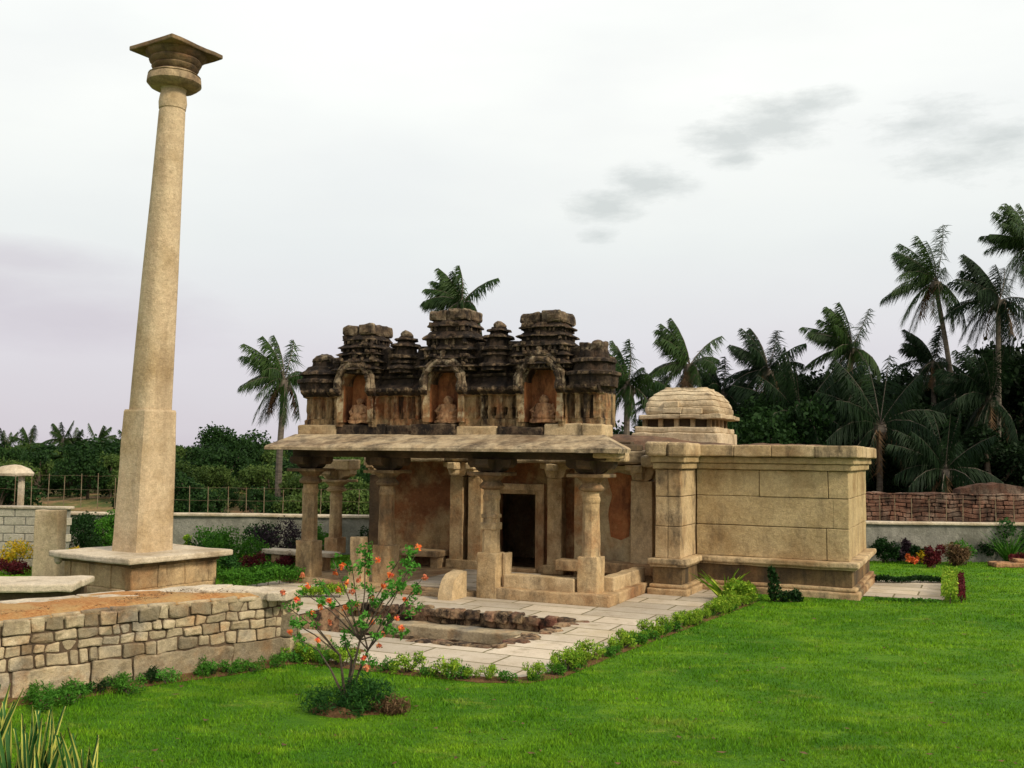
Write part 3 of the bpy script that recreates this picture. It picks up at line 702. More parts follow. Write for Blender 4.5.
b = MB(); b.rbox((-5.85, 2.45, .37), (-4.7, 3.09, .50), .02, .2); b.rbox((-5.8, 2.6, .1), (-5.6, 3.0, .37), .02, .2); b.rbox((-4.95, 2.6, .1), (-4.75, 3.0, .37), .02, .2); part(b, 'bench', 'plinth', er=(.01, 3))
b = MB(); b.rbox((-1.7, 2.15, .30), (.5, 2.618, .52), .02, .2); b.rbox((-1.2, 2.3, .1), (-.9, 2.6, .30), .02, .2); b.rbox((-.3, 2.25, .1), (.5, 2.6, .3), .02, .2); part(b, 'bench', 'plinth', er=(.012, 3))
# hall interior shell: side and rear walls, roof
b = MB(); b.rbox((-6.75, 3.5, 0), (-6.45, 6.38, 2.85), .02, .5); b.rbox((-6.45, 6.1, 0), (3.9, 6.38, 2.85), .02, .5); b.rbox((-6.44, 3.5, -.05), (3.9, 6.1, .1), .01, 1); part(b, 'rear_wall', 'plinth')

# --- bay and right-hand block of ashlar
def ashlar(mb, p0, p1, nrm, courses, back=.3, seed=0, cuts=None):
    p0 = Vector(p0); p1 = Vector(p1); Lg = (p1-p0).length; d = (p1-p0)/Lg; nrm = Vector(nrm).normalized()
    mt = Matrix(((d.x, -nrm.x, 0, p0.x), (d.y, -nrm.y, 0, p0.y), (0, 0, 1, 0), (0, 0, 0, 1)))
    rd = random.Random(seed)
    for k, (z0, z1) in enumerate(zip(courses, courses[1:])):
        cs = [0]+[c_*Lg for c_ in (cuts[k] if cuts else ())]+[Lg]
        for a, c in zip(cs, cs[1:]):
            g_ = rd.uniform(.003, .007); mb.rbox((a+g_, rd.uniform(0, .018), z0+.003), (c-g_, back, z1-rd.uniform(.003, .009)), .014, .2, xf=mt)
WZ = [.70, 1.33, 1.92, 2.46]
b = MB(); ashlar(b, (1.07, 3.1, 0), (4.10, 3.1, 0), (0, -1, 0), WZ, .3, 1, [(.86,), (), (.43, .87)]); pass
part(b, 'front_wall', 'wall', er=(.010, 2.2), er2=(.004, 9)); b = MB(); b.rbox((1.1, 3.16, .5), (4.04, 3.42, 2.72), .01, 1); b.rbox((3.8, 3.3, .5), (4.04, 6.3, 2.72), .01, 1); part(b, 'wall_core', 'mortar')
b = MB(); ashlar(b, (4.10, 3.103, 0), (4.10, 6.4, 0), (1, 0, 0), WZ, .3, 2, [(.4,), (.3, .7), (.5,)]); part(b, 'side_wall', 'wall', er=(.010, 2.2), er2=(.004, 9))
b = MB(); ashlar(b, (.55, 1.9, 0), (1.07, 1.9, 0), (0, -1, 0), WZ, .25, 4, [(.5,), (), (.5,)]); ashlar(b, (1.07, 1.903, 0), (1.07, 3.1, 0), (1, 0, 0), WZ, .25, 5, [(), (), ()]); b.rbox((.57, 2.1, .5), (.9, 3.1, 2.6), .01, .5)
part(b, 'bay_wall', 'cream', er=(.006, 2.2))
# plinth mouldings follow the outline: (outset, z0, z1)
def band(mb, out, z0, z1, r=.02, seg=.3, jog=0):
    mb.rbox((.9, 3.1-out, z0), (4.10+out, 3.4, z1), r, seg, jit=0)                   # front
    mb.rbox((3.9, 3.4+.002, z0), (4.10+out, 6.4+out, z1-.002), r, seg)                     # right side
    mb.rbox((.55-out*.6, 1.9-out, z0+.001), (1.07+out, 3.1-out-.003, z1+.001), r, seg)           # bay
b = MB(); band(b, .19, -.04, .13, .03); band(b, .14, .13, .21, .03); part(b, 'plinth_base', 'plinth', er=(.014, 3), er2=(.005, 12))
b = MB(); band(b, .05, .21, .56, .01); part(b, 'dado', 'dado', er=(.008, 3))
b = MB(); band(b, .19, .585, .70, .03); band(b, .12, .54, .585, .01); part(b, 'ledge_moulding', 'cream', er=(.014, 3), er2=(.005, 14))
b = MB(); band(b, .06, 2.463, 2.585, .02); band(b, .11, 2.59, 2.72, .02); part(b, 'wall_cornice', 'wall', er=(.010, 3), er2=(.004, 14))
b = MB()
cs = [1.05, 1.9, 2.66, 3.5, 4.30]
for a, c in zip(cs, cs[1:]): b.rbox((a+.004, 2.86+random.uniform(-.02, .01), 2.724), (c-.0015, 3.5, 2.955+random.uniform(-.004, .004)), .022, .2)
for a, c in ((3.5, 4.5), (4.5, 5.5), (5.5, 6.6)): b.rbox((4.0, a+.004, 2.724), (4.31, c-.002, 2.95), .022, .2)
b.rbox((.40, 1.68, 2.72), (.83, 3.0, 3.0), .05, .2); b.rbox((.835, 1.72, 2.71), (1.24, 2.85, 2.99), .05, .2)
part(b, 'coping_slab', 'cream', er=(.014, 2.0), er2=(.008, 11))
b = MB(); b.rbox((.2, 2.05, 2.50), (.62, 3.0, 2.74), .05, .12); part(b, 'broken_cornice', 'eave', er=(.04, 3.5))
# roof: rubble mound over the hall
nu, nv = 70, 40; b = MB(); 
def rz(u, v):
    z = 2.93+.03*noise.noise(Vector((u*2, v*2, 0)))
    z += .26*math.exp(-((u+.7)/1.5)**2-((v-3.7)/.7)**2)
    z += .06*math.exp(-((u-2.6)/1.3)**2-((v-4.2)/1.)**2)
    z += .04*noise.noise(Vector((u*1.3, v*1.6, 3)))+.03*noise.noise(Vector((u*6, v*6, 3)))
    ed = min(u+6.8, 4.0-u, v-2.9, 6.35-v); return z-max(0, .15-ed)*1.0
for j in range(nv):
    for i in range(nu): u = -6.8+10.8*i/(nu-1); v = 2.9+3.5*j/(nv-1); b.v.append((u, v, rz(u, v)))
b.f = [(j*nu+i, j*nu+i+1, (j+1)*nu+i+1, (j+1)*nu+i) for j in range(nv-1) for i in range(nu-1)]
part(b, 'roof', 'roof', smooth=True)
b = MB(); b.rbox((-6.8, 2.95, 2.72), (3.98, 6.35, 2.84), .01, 1.5); b.rbox((-6.8, 1.76, 2.83), (.1, 2.0, 3.0), .03, .3); part(b, 'roof_slab', 'beam')
# --- small dome over the sanctum
D0, D1 = .28, 5.2
b = MB(); b.rbox((D0-.98, D1-.98, 2.95), (D0+.98, D1+.98, 3.24), .03, .2); b.rbox((D0-.92, D1-.93, 3.24), (D0+.92, D1+.92, 3.37), .03, .2)
dome = part(b, 'dome', 'vim', er=(.03, 2.5), er2=(.008, 12))
b = MB(); b.rbox((D0-.70, D1-.70, 3.3), (D0+.70, D1+.70, 3.64), .02, .2); b.build('dome_neck', 'beam', dome, er=(.01, 4))
for k in range(5):
    t = -1+.5*k
    for a, c in ((t, -1), (t, 1), (-1, t), (1, t)):
        if abs(a) == 1 and abs(c) == 1 and k == 0 and a*c > 0 and (a, c) != (t, -1): continue
        b = MB(); b.rbox((D0+a*.74-.05, D1+c*.74-.05, 3.36), (D0+a*.74+.05, D1+c*.74+.05, 3.56), .01, .2); b.build('neck_pier', 'cream', dome, er=(.01, 4))
D0 += .10
b = MB(); b.rbox((D0-.93, D1-.93, 3.55), (D0+.02, D1+.93, 3.645), .02, .15); b.rbox((D0+.03, D1-.95, 3.56), (D0+.93, D1+.93, 3.66), .02, .15); b.build('dome_eave', 'vim', dome, er=(.03, 3), er2=(.012, 12))
b = MB(); pr = [(3.65, .83)]
for z0, z1, a0, a1 in ((3.66, 3.82, .845, .86), (3.82, 3.96, .84, .80), (3.96, 4.08, .79, .72), (4.08, 4.17, .70, .62), (4.17, 4.22, .59, .55)):
    pr += [(z0+.008, a0-.012), (z0+.02, a0), ((z0+z1)/2, (a0+a1)/2+.012), (z1-.014, a1), (z1-.003, a1-.012)]
pr += [(4.225, .49), (4.27, .48)]
b.prof(D0, D1, [(z, a, a) for z, a in pr], 64, 11)
b.build('dome_cap', 'vim', dome, er=(.030, 2.2), er2=(.014, 9), sub=.12)
b = MB(); b.rbox((D0-.38, D1-.93, 3.665), (D0+.05, D1-.7, 3.80), .02, .1); b.rbox((D0+.065, D1-.92, 3.665), (D0+.52, D1-.7, 3.785), .02, .1); b.rbox((D0-.36, D1-.915, 3.805), (D0-.02, D1-.62, 3.93), .02, .1)
b.build('dome_block', 'vim', dome, er=(.022, 4), er2=(.01, 14))

# ================================================================== LAMP PILLAR
LEAN = .020
zs_ = .76
pc_ = ground(143, 549, zs_)+Vector((.0, .0, 0)); pc0 = Vector((-7.19, 19.75, 0))
lp = thing('lamp_pillar', 'tall tapering stone pillar with round capital and square top slab, on a stone platform', 'pillar', pc0, -TH-R(7))
b = MB(); b.rbox((-1.0, -1.0, .0), (1.0, 1.0, .16), .03, .3); b.rbox((-.98, -.98, .16), (.98, .98, .57), .02, .3)
for s_ in (-1, -.35, .35, 1):
    b.rbox((s_*.90-.09, -1.0, .16), (s_*.90+.09, -.97, .57), .006, .3); b.rbox((.97, s_*.90-.09, .16), (1.0, s_*.90+.09, .57), .006, .3)
part(b, 'platform', 'plinth', lp, er=(.012, 3), er2=(.004, 12))
b = MB(); b.rbox((-1.04, -1.04, .57), (1.04, 1.04, .648), .02, .3); part(b, 'platform_moulding', 'dado', lp, er=(.02, 3))
b = MB(); b.rbox((-1.22, -1.22, .645), (1.22, 1.22, .76), .03, .2); b.prof(-1.08, -1.08, [(.5, .03, .03), (.54, .07, .07), (.64, .09, .09)], 12); part(b, 'top_slab', 'coping', lp, er=(.016, 2), er2=(.004, 12))
b = MB(); sh = LEAN
lx, ly = LEAN*math.cos(TH+R(7)), LEAN*math.sin(TH+R(7))
SK = lambda z: (z-.75)+max(0, z-3.5)*.75
b.prof(0, 0, [(.75, .44, .44), (.8, .438, .438), (3.46, .385, .385), (3.50, .37, .37)], 32, 9, 0, 0, ly, lx)
part(b, 'base_block', 'pillar', lp, er=(.012, 1.5), er2=(.003, 12), sub=.5)
b = MB(); sec = [(3.40, .37), (4.9, .350), (6.2, .335), (7.8, .295), (9.5, .258), (9.55, .25)]
def circ(mb, zr, n=40, pw=2.0):
    rings = []
    for z, r_ in zr:
        rings.append([(r_*math.cos(2*math.pi*(i+.5)/n)*K(i, n, z)+lx*SK(z), r_*math.sin(2*math.pi*(i+.5)/n)*K(i, n, z)+ly*SK(z), z) for i in range(n)])
    mb.loft(rings)
def K(i, n, z):   # square-octagonal below, round towards the top
    t = 2*math.pi*(i+.5)/n; m_ = max(0, min(1, (7.2-z)/3.4)) if z < 9 else 0
    q_ = (abs(math.cos(t))**4+abs(math.sin(t))**4)**(-1/4)
    return 1+(q_/1.09-1)*m_
circ(b, sec); part(b, 'shaft', 'pillar', lp, er=(.008, 1.5), er2=(.003, 12), smooth=True)
b = MB(); circ(b, [(9.55, .24), (9.57, .262), (9.70, .275), (9.82, .262), (9.95, .235), (10.0, .27), (10.05, .255)]); part(b, 'neck', 'pillar', lp, smooth=True, er=(.004, 6))
b = MB(); circ(b, [(9.98, .27), (10.01, .45), (10.09, .53), (10.20, .52), (10.24, .49), (10.25, .51), (10.30, .45), (10.33, .37)]); part(b, 'capital_ring', 'capring', lp, smooth=True, er=(.010, 6))
b = MB(); circ(b, [(10.32, .37), (10.38, .44), (10.42, .46), (10.45, .43), (10.50, .49), (10.55, .51), (10.58, .49), (10.64, .57), (10.70, .60)]); part(b, 'capital_bowl', 'capital', lp, smooth=True, er=(.010, 6))
b = MB(); cx_, cy_ = lx*SK(10.8), ly*SK(10.8)
b.rbox((cx_-.64, cy_-.64, 10.70), (cx_+.64, cy_+.64, 10.79), .02, .2); b.rbox((cx_-.30, cy_-.30, 10.79), (cx_+.36, cy_+.36, 10.93), .03, .2)
part(b, 'abacus', 'capital', lp, er=(.012, 3), er2=(.004, 12))

# ================================================================== FRONT LEFT TERRACE
tr = thing('stone_terrace', 'rubble-walled terrace bed with pale coping and dry straw soil, in the left foreground', 'terrace')
TZ = .88
A_ = ground(300, 658); A_.z = 0; B_ = Vector((-5.43, 10.88, 0)); dAB = (B_-A_).normalized(); C_ = A_+dAB*8.0
nrm = Vector((-dAB.y, dAB.x, 0)); nrm = nrm if nrm.y < 0 else -nrm
E_ = ground(202, 587, TZ); E_.z = 0; G_ = ground(-20, 606, TZ); G_.z = 0; G2 = G_+(G_-E_).normalized()*3
Ai = A_-dAB*.30
b = MB(); stone_face(b, C_, A_+Vector((0, 0, 0)), .0, .30, nrm, .34, .25, 21, .30, big=.30)
stone_face(b, C_, A_, .30, TZ-.02, nrm, .185, .22, 22, .125)
part(b, 'rubble_face', 'rubble', tr, er=(.026, 6), er2=(.014, 16))
b = MB(); e1 = (E_-A_).normalized(); n1 = Vector((-e1.y, e1.x, 0)); n1 = n1 if n1.x > 0 else -n1
stone_face(b, A_+e1*.03, E_, .0, TZ-.02, n1, .6, .22, 24, .26); stone_face(b, E_, G2, .0, TZ-.02, (0, 1, 0), .5, .22, 25, .26)
part(b, 'side_face', 'rubble', tr, er=(.02, 4))
def shrink(p, k): c_ = (A_+C_+G2+E_)/4; return p+(c_-p).normalized()*k
poly = [C_, A_, E_, G2]
def slab_poly(name, pts, z0, z1, mat, sub=None, er=None, er2=None):
    b = MB(); b.prism([(p.x, p.y) for p in pts], 'z', z0, z1); return part(b, name, mat, tr, sub=sub, er=er, er2=er2)
slab_poly('earth_core', [shrink(p, .16) for p in poly], -.02, TZ-.075, 'mortar')
# pale coping: ring of slabs on the back and right edges, front top stones irregular
def strip(p, q, w0, side, z0, z1, name, mat, n, seed):
    b = MB(); rd = random.Random(seed); d = (q-p); Lg = d.length; d.normalize(); t = 0
    mt = Matrix(((d.x, side.x, 0, p.x), (d.y, side.y, 0, p.y), (0, 0, 1, 0), (0, 0, 0, 1)))
    while t < Lg:
        e = min(Lg, t+Lg/n*rd.uniform(.7, 1.3)); b.rbox((t+.004, 0, z0), (e-.004, w0*rd.uniform(.85, 1.15), z1+rd.uniform(-.012, .012)), .02, .15, xf=mt); t = e
    return part(b, name, mat, tr, er=(.02, 3), er2=(.006, 14))
inn = Vector((-n1.x, -n1.y, 0)); strip(A_-inn*.02, E_, .5, inn, TZ-.07, TZ+.04, 'coping', 'coping', 4, 1)
d2 = (G2-E_).normalized(); in2 = Vector((-d2.y, d2.x, 0)); in2 = in2 if in2.y < 0 else -in2
strip(E_, G2, .46, in2, TZ-.072, TZ+.036, 'coping', 'coping', 7, 2)
strip(C_, A_, .21, -nrm, TZ-.078, TZ-.008, 'front_coping', 'rubble', 24, 3)
# loose dry soil and straw inside
b = MB(); n = 46
for j in range(n):
    for i in range(n):
        s_, t_2 = i/(n-1), j/(n-1)
        p = (C_*(1-s_)+A_*s_)*(1-t_2)+(G2*(1-s_)+E_*s_)*t_2
        ed = min(s_, 1-s_, t_2, 1-t_2)
        b.v.append((p.x, p.y, TZ-.035+.075*min(1, ed*7)+.03*noise.noise(p*1.5)+.012*noise.noise(p*8)))
b.f = [(j*n+i, j*n+i+1, (j+1)*n+i+1, (j+1)*n+i) for j in range(n-1) for i in range(n-1)]
part(b, 'straw_bed', 'straw', tr, smooth=True)
P = [];
for _ in range(1500):
    s_, t_2 = random.uniform(.03, .93), random.uniform(.12, .72); p = (C_*(1-s_)+A_*s_)*(1-t_2)+(G2*(1-s_)+E_*s_)*t_2; P.append((p.x, p.y, TZ+.035))
V, Fq = leaf_arrays(np.array(P), .09, aspect=.12); V[:, 2] = np.abs(V[:, 2]-TZ-.03)*.5+TZ+.03; o = npmesh('straw', V, Fq, 'dry', tr); o['kind'] = 'stuff'
# block of cut stone lying at the foot of the terrace corner
b = MB(); b.rbox((-.22, -.17, 0), (.22, .17, .20), .04, .08, xf=Matrix.Rotation(.25, 4, 'X')); o = b.build('loose_block', 'rubble', None, er=(.03, 5), loc=ground(303, 652)+Vector((.12, .1, -.02)))
tag(o, 'tilted rough stone block at the right foot of the terrace wall', 'stone block')

# low slab platform at the far left behind the terrace
sp = thing('slab_platform', 'low platform of long pale stone slabs left of the pillar platform', 'platform')
p0 = ground(72, 584, .52)
mt = Matrix.Translation((p0.x, p0.y, 0)) @ Matrix.Rotation(R(8), 4, 'Z')
b = MB(); b.rbox((-6, 0, .39), (-2.2, 1.1, .52), .03, .2, xf=mt); b.rbox((-2.19, .01, .385), (0, .62, .515), .03, .2, xf=mt); b.rbox((-2.19, .64, .39), (.02, 1.3, .50), .03, .2, xf=mt); b.rbox((-6, 1.12, .38), (-2.2, 1.9, .50), .03, .2, xf=mt); part(b, 'top_slab', 'coping', sp, er=(.018, 2.5))
b = MB(); b.rbox((-6, .18, 0), (-.2, 1.7, .38), .03, .3, xf=mt); part(b, 'platform_core', 'mortar', sp, er=(.02, 3))
# standing stone slab and the block wall beside it
ps = ground(48, 577)
b = MB(); b.rbox((-.31, -.14, 0), (.31, .14, 1.42), .03, .15); o = b.build('standing_slab', 'pillar', None, er=(.018, 2.5), er2=(.006, 12), loc=ps); o.rotation_euler = (0, 0, -.28); tag(o, 'upright pale stone slab standing in front of the block wall, left of the pillar', 'stone slab')
bw = thing('block_wall', 'pale concrete block wall at the far left edge behind the yellow shrub', 'wall', (ps.x-.35, ps.y+1.8, 0))
b = MB()
for k in range(7):
    off = .25*(k % 2)
    for i in range(14): b.rbox((-7+i*.5+off-.24, -.1, k*.19+.012), (-7+i*.5+off+.23, .1, k*.19+.182), .012, .3)
part(b, 'blocks', 'block', bw, er=(.006, 4))
b = MB(); b.rbox((-7.4, -.085, 0), (-.05, .085, 1.32), .005, 1); part(b, 'joint_mortar', 'plast', bw)
b = MB(); b.rbox((-7.5, -.14, 1.332), (.02, .14, 1.39), .015, .3); part(b, 'wall_cap', 'coping', bw, er=(.012, 3))

# ================================================================== COMPOUND WALL, FENCES
WY = 27.0
cw = thing('boundary_wall', 'long low grey rendered boundary wall behind the temple garden', 'wall', (0, WY, 0))
b = MB(); b.rbox((-16, -.12, -.2), (30, .12, .97), .02, .6); part(b, 'wall_body', 'plast', cw, er=(.02, 1.2))
b = MB(); b.rbox((-16.05, -.19, .97), (30, .16, 1.05), .025, .5); part(b, 'wall_coping', 'coping', cw, er=(.015, 1.5))
def fence(x0, x1, y, z0, h, step, name_lab, lean=.02):
    f = thing('iron_fence', name_lab, 'fence', ((x0+x1)/2, y, z0)); n = int((x1-x0)/step)
    proto = None
    for i in range(n+1):
        x = x0+i*step-(x0+x1)/2
        if proto is None:
            b = MB(); b.rbox((-.009, -.009, -.1), (.009, .009, h), .003, 1); proto = part(b, 'fence_post', 'iron', f); o = proto
        else: o = proto.copy(); C.objects.link(o); o.parent = f
        o.location = (x+random.uniform(-.03, .03), 0, 0); o.rotation_euler = (random.uniform(-lean, lean), random.uniform(-lean, lean), 0); o.scale = (1, 1, random.uniform(.9, 1.08))
    b = MB()
    for zz in (h*.96, h*.5): b.tube([(x0-(x0+x1)/2+ (x1-x0)*i/20, .02, zz+.012*math.sin(i*1.7)) for i in range(21)], [.0028]*21, 4)
    part(b, 'fence_wire', 'iron', f)
fence(7.2, 16.5, WY+.02, 1.03, .68, .45, 'thin iron post fence on the boundary wall right of the temple')
fence(-9.6, -1.0, WY+.02, 1.03, .72, .50, 'thin iron post fence on the boundary wall between pillar and porch')
fence(-16.0, -9.9, WY+1.5, 1.15, .85, .48, 'thin iron post fence at the left, behind the block wall')
# red brick ruin behind the wall on the right
b = MB(); stone_face(b, (8.5, 30, 0), (30, 29.5, 0), .3, 1.72, (0, -1, 0), .32, .4, 41, .13)
br = b.build('brick_ruin', 'brick', None, er=(.06, 2)); tag(br, 'ruined wall of old red brick behind the fence on the right', 'brick wall')
b = MB(); b.prism([(-1.2, 0), (-1.15, .22), (-.6, .36), (0, .42), (.7, .30), (1.2, .1), (1.2, 0)], 'y', -.2, .3); o = b.build('brick_heap', 'brick', None, er=(.06, 4), sub=.2, loc=(14.6, 30.2, 1.62)); tag(o, 'rounded heap of brick on top of the ruined brick wall at right', 'brick heap')
# pale canopy at the far left
pg = thing('stone_canopy', 'pale domed canopy stone on thin posts beyond the block wall at far left', 'canopy', (-14.6, 29.2, 0))
b = MB()
for x in (-.38, .38): b.rbox((x-.07, -.07, 0), (x+.07, .07, 1.95), .01, .5)
part(b, 'post', 'coping', pg)
b = MB(); b.prof(.1, 0, [(1.93, .58, .4), (2.0, .6, .42), (2.12, .48, .36), (2.22, .25, .2), (2.25, .08, .08)], 20, 2.2); part(b, 'dome', 'coping', pg, er=(.03, 3), smooth=True)

# small stones of the porch side
b = MB(); b.rbox((-.14, -.12, 0), (.14, .12, 1.02), .02, .12); b.rbox((-.17, -.14, 0), (.17, .14, .34), .02, .12); pp = ground(358, 588)
o = b.build('stone_post', 'cream', None, er=(.012, 5), loc=pp); o.rotation_euler = (0, 0, -TH); tag(o, 'short square stone post standing before the left bay of the porch', 'stone post')
st = thing('stone_bench', 'long stone slab bench on two blocks beside the leftmost porch column', 'bench', W(-7.35, 1.0), -TH)
b = MB(); b.rbox((-.95, -.22, .42), (.95, .22, .52), .02, .2); part(b, 'seat', 'coping', st, er=(.01, 3))
b = MB(); b.rbox((-.7, -.16, 0), (-.45, .16, .42), .02, .2); part(b, 'leg', 'plinth', st); b = MB(); b.rbox((.45, -.16, 0), (.7, .16, .42), .02, .2); part(b, 'leg', 'plinth', st)
b = MB(); b.rbox((-.65, -.25, 0), (.65, .25, .12), .03, .12); b.rbox((-.1, -.2, .12), (.35, .2, .21), .03, .1); o = b.build('brick_pile', 'relief', None, er=(.025, 5), loc=ground(1017, 567)); tag(o, 'small pile of pinkish stones on the lawn at the right edge', 'stone pile')

# ================================================================== PLANTS
def bush_proto(name, label, cat, mat, centers, radii, n, size, stems=True, aspect=.5, group=None, up=None):
    t = thing(name, label, cat, (0, 0, -50), 0, group)
    leaves('foliage', blobpts(centers, radii, n), size, mat, t, aspect=aspect, up=up)
    if stems:
        b = MB()
        for c_ in centers[:6]: b.tube([(c_[0]*.1, c_[1]*.1, -.03), (c_[0]*.6, c_[1]*.6, c_[2]*.5), tuple(c_)], [.014, .010, .005], 5)
        part(b, 'stem', 'bark', t)
    return t
def rc(n, rx, ry, h, seed):
    q = random.Random(seed); return [(q.uniform(-rx, rx), q.uniform(-ry, ry), q.uniform(.35, 1.)*h) for _ in range(n)]
# lime border plants
G1 = 'lime border plants along the paving edge'
lims = [bush_proto('border_plant', 'low lime-green border plant in the row along the paving edge', 'plant', 'lime', rc(7, .16, .12, .19, 50+i), [.075]*7, 620, .046, aspect=.3, group=G1) for i in range(3)]
deeps = [bush_proto('border_plant', 'low dark green border plant in the row along the paving edge', 'plant', 'bushgreen', rc(7, .16, .12, .13, 60+i), [.08]*7, 480, .042, aspect=.35, group='green border plants along the paving edge') for i in range(2)]
def place(pr, used, x, y, sc=1., z=0., label=None, group=None):
    rz_ = random.uniform(0, 6.28)
    if pr.name not in used:
        used.add(pr.name); pr.location = (x, y, z); pr.rotation_euler = (0, 0, rz_); pr.scale = (sc,)*3
        if label: pr['label'] = label
        if group: pr['group'] = group
        return pr
    return dup(pr, (x, y, z), rz_, sc, label, group)
used = set()
edge = [(-2.9, -6.7), (-1.6, -6.62), (.0, -6.58), (.95, -6.52), (1.42, -6.3), (1.62, -5.9), (1.76, -4.2), (2.12, -1.2), (2.4, 1.3), (2.44, 2.2)]
soil_pts = []
for (a, c) in zip(edge, edge[1:]):
    Lg = math.dist(a, c); n = max(1, int(Lg/.20))
    for i in range(n):
        t = (i+random.random()*.5)/n; p = W(a[0]+(c[0]-a[0])*t, a[1]+(c[1]-a[1])*t); soil_pts.append(p)
        if random.random() < .05: continue
        # underplanting of darker green with lime tips
        if random.random() < .75: place(random.choice(lims), used, p.x+random.uniform(-.05, .05), p.y+random.uniform(-.05, .05), random.uniform(.55, 1.1))
        if random.random() < .5: place(random.choice(deeps), used, p.x+random.uniform(-.1, .1), p.y-.06, random.uniform(.6, 1.0))
# soil strip under the border
b = MB(); vs = []; fs = []
for k, (a) in enumerate(edge):
    q0 = edge[max(0, k-1)]; q1 = edge[min(len(edge)-1, k+1)]; d = Vector((q1[0]-q0[0], q1[1]-q0[1], 0)).normalized(); nn = Vector((d.y, -d.x, 0))
    p = W(a[0]-nn.x*.12, a[1]-nn.y*.12, .02); q = W(a[0]+nn.x*.15, a[1]+nn.y*.15, .006); vs += [p, q]
for k in range(len(edge)-1): fs.append((2*k, 2*k+1, 2*k+3, 2*k+2))
b.add(vs, fs); o = b.build('soil_strip', 'soil'); o['kind'] = 'structure'
# fern-like clump at the end of the row and creeper on the wall
def spiky(name, label, cat, mat, loc, n, ln, wd, spread, droop=.4, seed=0, edge_mat=None, group=None):
    t = thing(name, label, cat, loc, 0, group); q = np.random.default_rng(seed); V = []; Fq = []; V2 = []; F2 = []
    for i in range(n):
        a = q.random()*6.283; e = spread*(.15+.85*q.random()); l_ = ln*(.6+.5*q.random()); d = np.array([math.cos(a)*math.sin(e), math.sin(a)*math.sin(e), math.cos(e)])
        tw = q.random()*3.14; s_ = np.cross(d, [math.cos(tw), math.sin(tw), .2]); s_ /= np.linalg.norm(s_); b0 = np.array([q.normal()*.05, q.normal()*.05, -.02])
        k = 6; prev = None
        for j in range(k+1):
            u_ = j/k; p = b0+d*l_*u_+np.array([math.cos(a), math.sin(a), -1])*droop*l_*u_*u_*.35
            w_ = wd*(.5+.9*u_ if u_ < .45 else .95*(1-u_)/.55*.95+.02)*1.0
            nn = np.cross(d, s_)*wd*.25
            V += [p-s_*w_/2+nn, p, p+s_*w_/2+nn]
            if edge_mat: V2 += [p-s_*w_*.53+nn*1.06+s_*0, p-s_*w_*.30+nn*.70, p+s_*w_*.30+nn*.70, p+s_*w_*.53+nn*1.06]
            o_ = len(V)-3; o2 = len(V2)-4
            if j: 
                Fq += [(o_-3, o_-2, o_+1, o_), (o_-2, o_-1, o_+2, o_+1)]
                if edge_mat: F2 += [(o2-4, o2-3, o2+1, o2), (o2-2, o2-1, o2+3, o2+2)]
    npmesh('leaves', V, Fq, mat, t)
    if edge_mat:
        V2 = np.array(V2); o = npmesh('leaf_edges', V2, F2, edge_mat, t)
    return t
# end-of-row clump
p = ground(737, 603); bp = bush_proto('border_plant', 'taller bright lime clump at the far end of the border row beside the temple wall', 'plant', 'lime', rc(9, .25, .2, .36, 90), [.13]*9, 1500, .07); bp.location = (p.x, p.y, 0)
for q in list(bp.children): pass
sp_ = spiky('fern_clump', 'arching fern rising behind the lime clump at the temple wall', 'fern', 'lime', (p.x-.1, p.y+.35, 0), 26, .75, .05, .8, .5, 4)
p = ground(775, 602); bd = bush_proto('wall_creeper', 'dark leafy creeper climbing the temple plinth', 'plant', 'bushdark', [(0, 0, .15), (.02, .05, .3), (.0, .1, .45), (-.02, .1, .58), (.2, -.02, .1), (.38, -.02, .13), (.45, 0, .08)], [.13, .12, .1, .08, .12, .12, .1], 1500, .06); bd.location = (p.x, p.y+.05, 0)
# plants at the foot of the terrace wall
G3 = 'small green plants at the foot of the terrace wall'
tw_ = [bush_proto('small_plant', 'small green plant at the foot of the terrace wall', 'plant', m_, rc(7, .15, .10, .16, 70+i), [.085]*7, 520, .042, aspect=.3, group=G3) for i, m_ in enumerate(('bushgreen', 'shrubleaf', 'bushdark'))]
used2 = set()
for k in range(26):
    t = random.random()**1.0*3.7+ -.15; p = A_+dAB*t+nrm*random.uniform(.10, .28)
    if random.random() < .15: continue
    place(random.choice(tw_), used2, p.x, p.y, random.uniform(.35, .85))
for px, py, sc_ in ((45, 706, 1.1), (70, 700, 1.0), (205, 672, .9), (252, 668, .8), (128, 690, .9), (322, 660, .9), (340, 655, 1.1)):
    p = ground(px, py+4); place(tw_[0], used2, p.x, p.y, sc_)
b = MB(); vs = []
for k in range(19):
    p = A_-dAB*.9+dAB*(.5*k); wv = .34+.05*math.sin(k*1.9); q0 = p-nrm*.02; q1 = p+nrm*wv; vs += [(q0.x, q0.y, .03), (q1.x, q1.y, .006)]
b.add(vs, [(2*k, 2*k+1, 2*k+3, 2*k+2) for k in range(18)]); o = b.build('terrace_foot_soil', 'soil'); o['kind'] = 'structure'

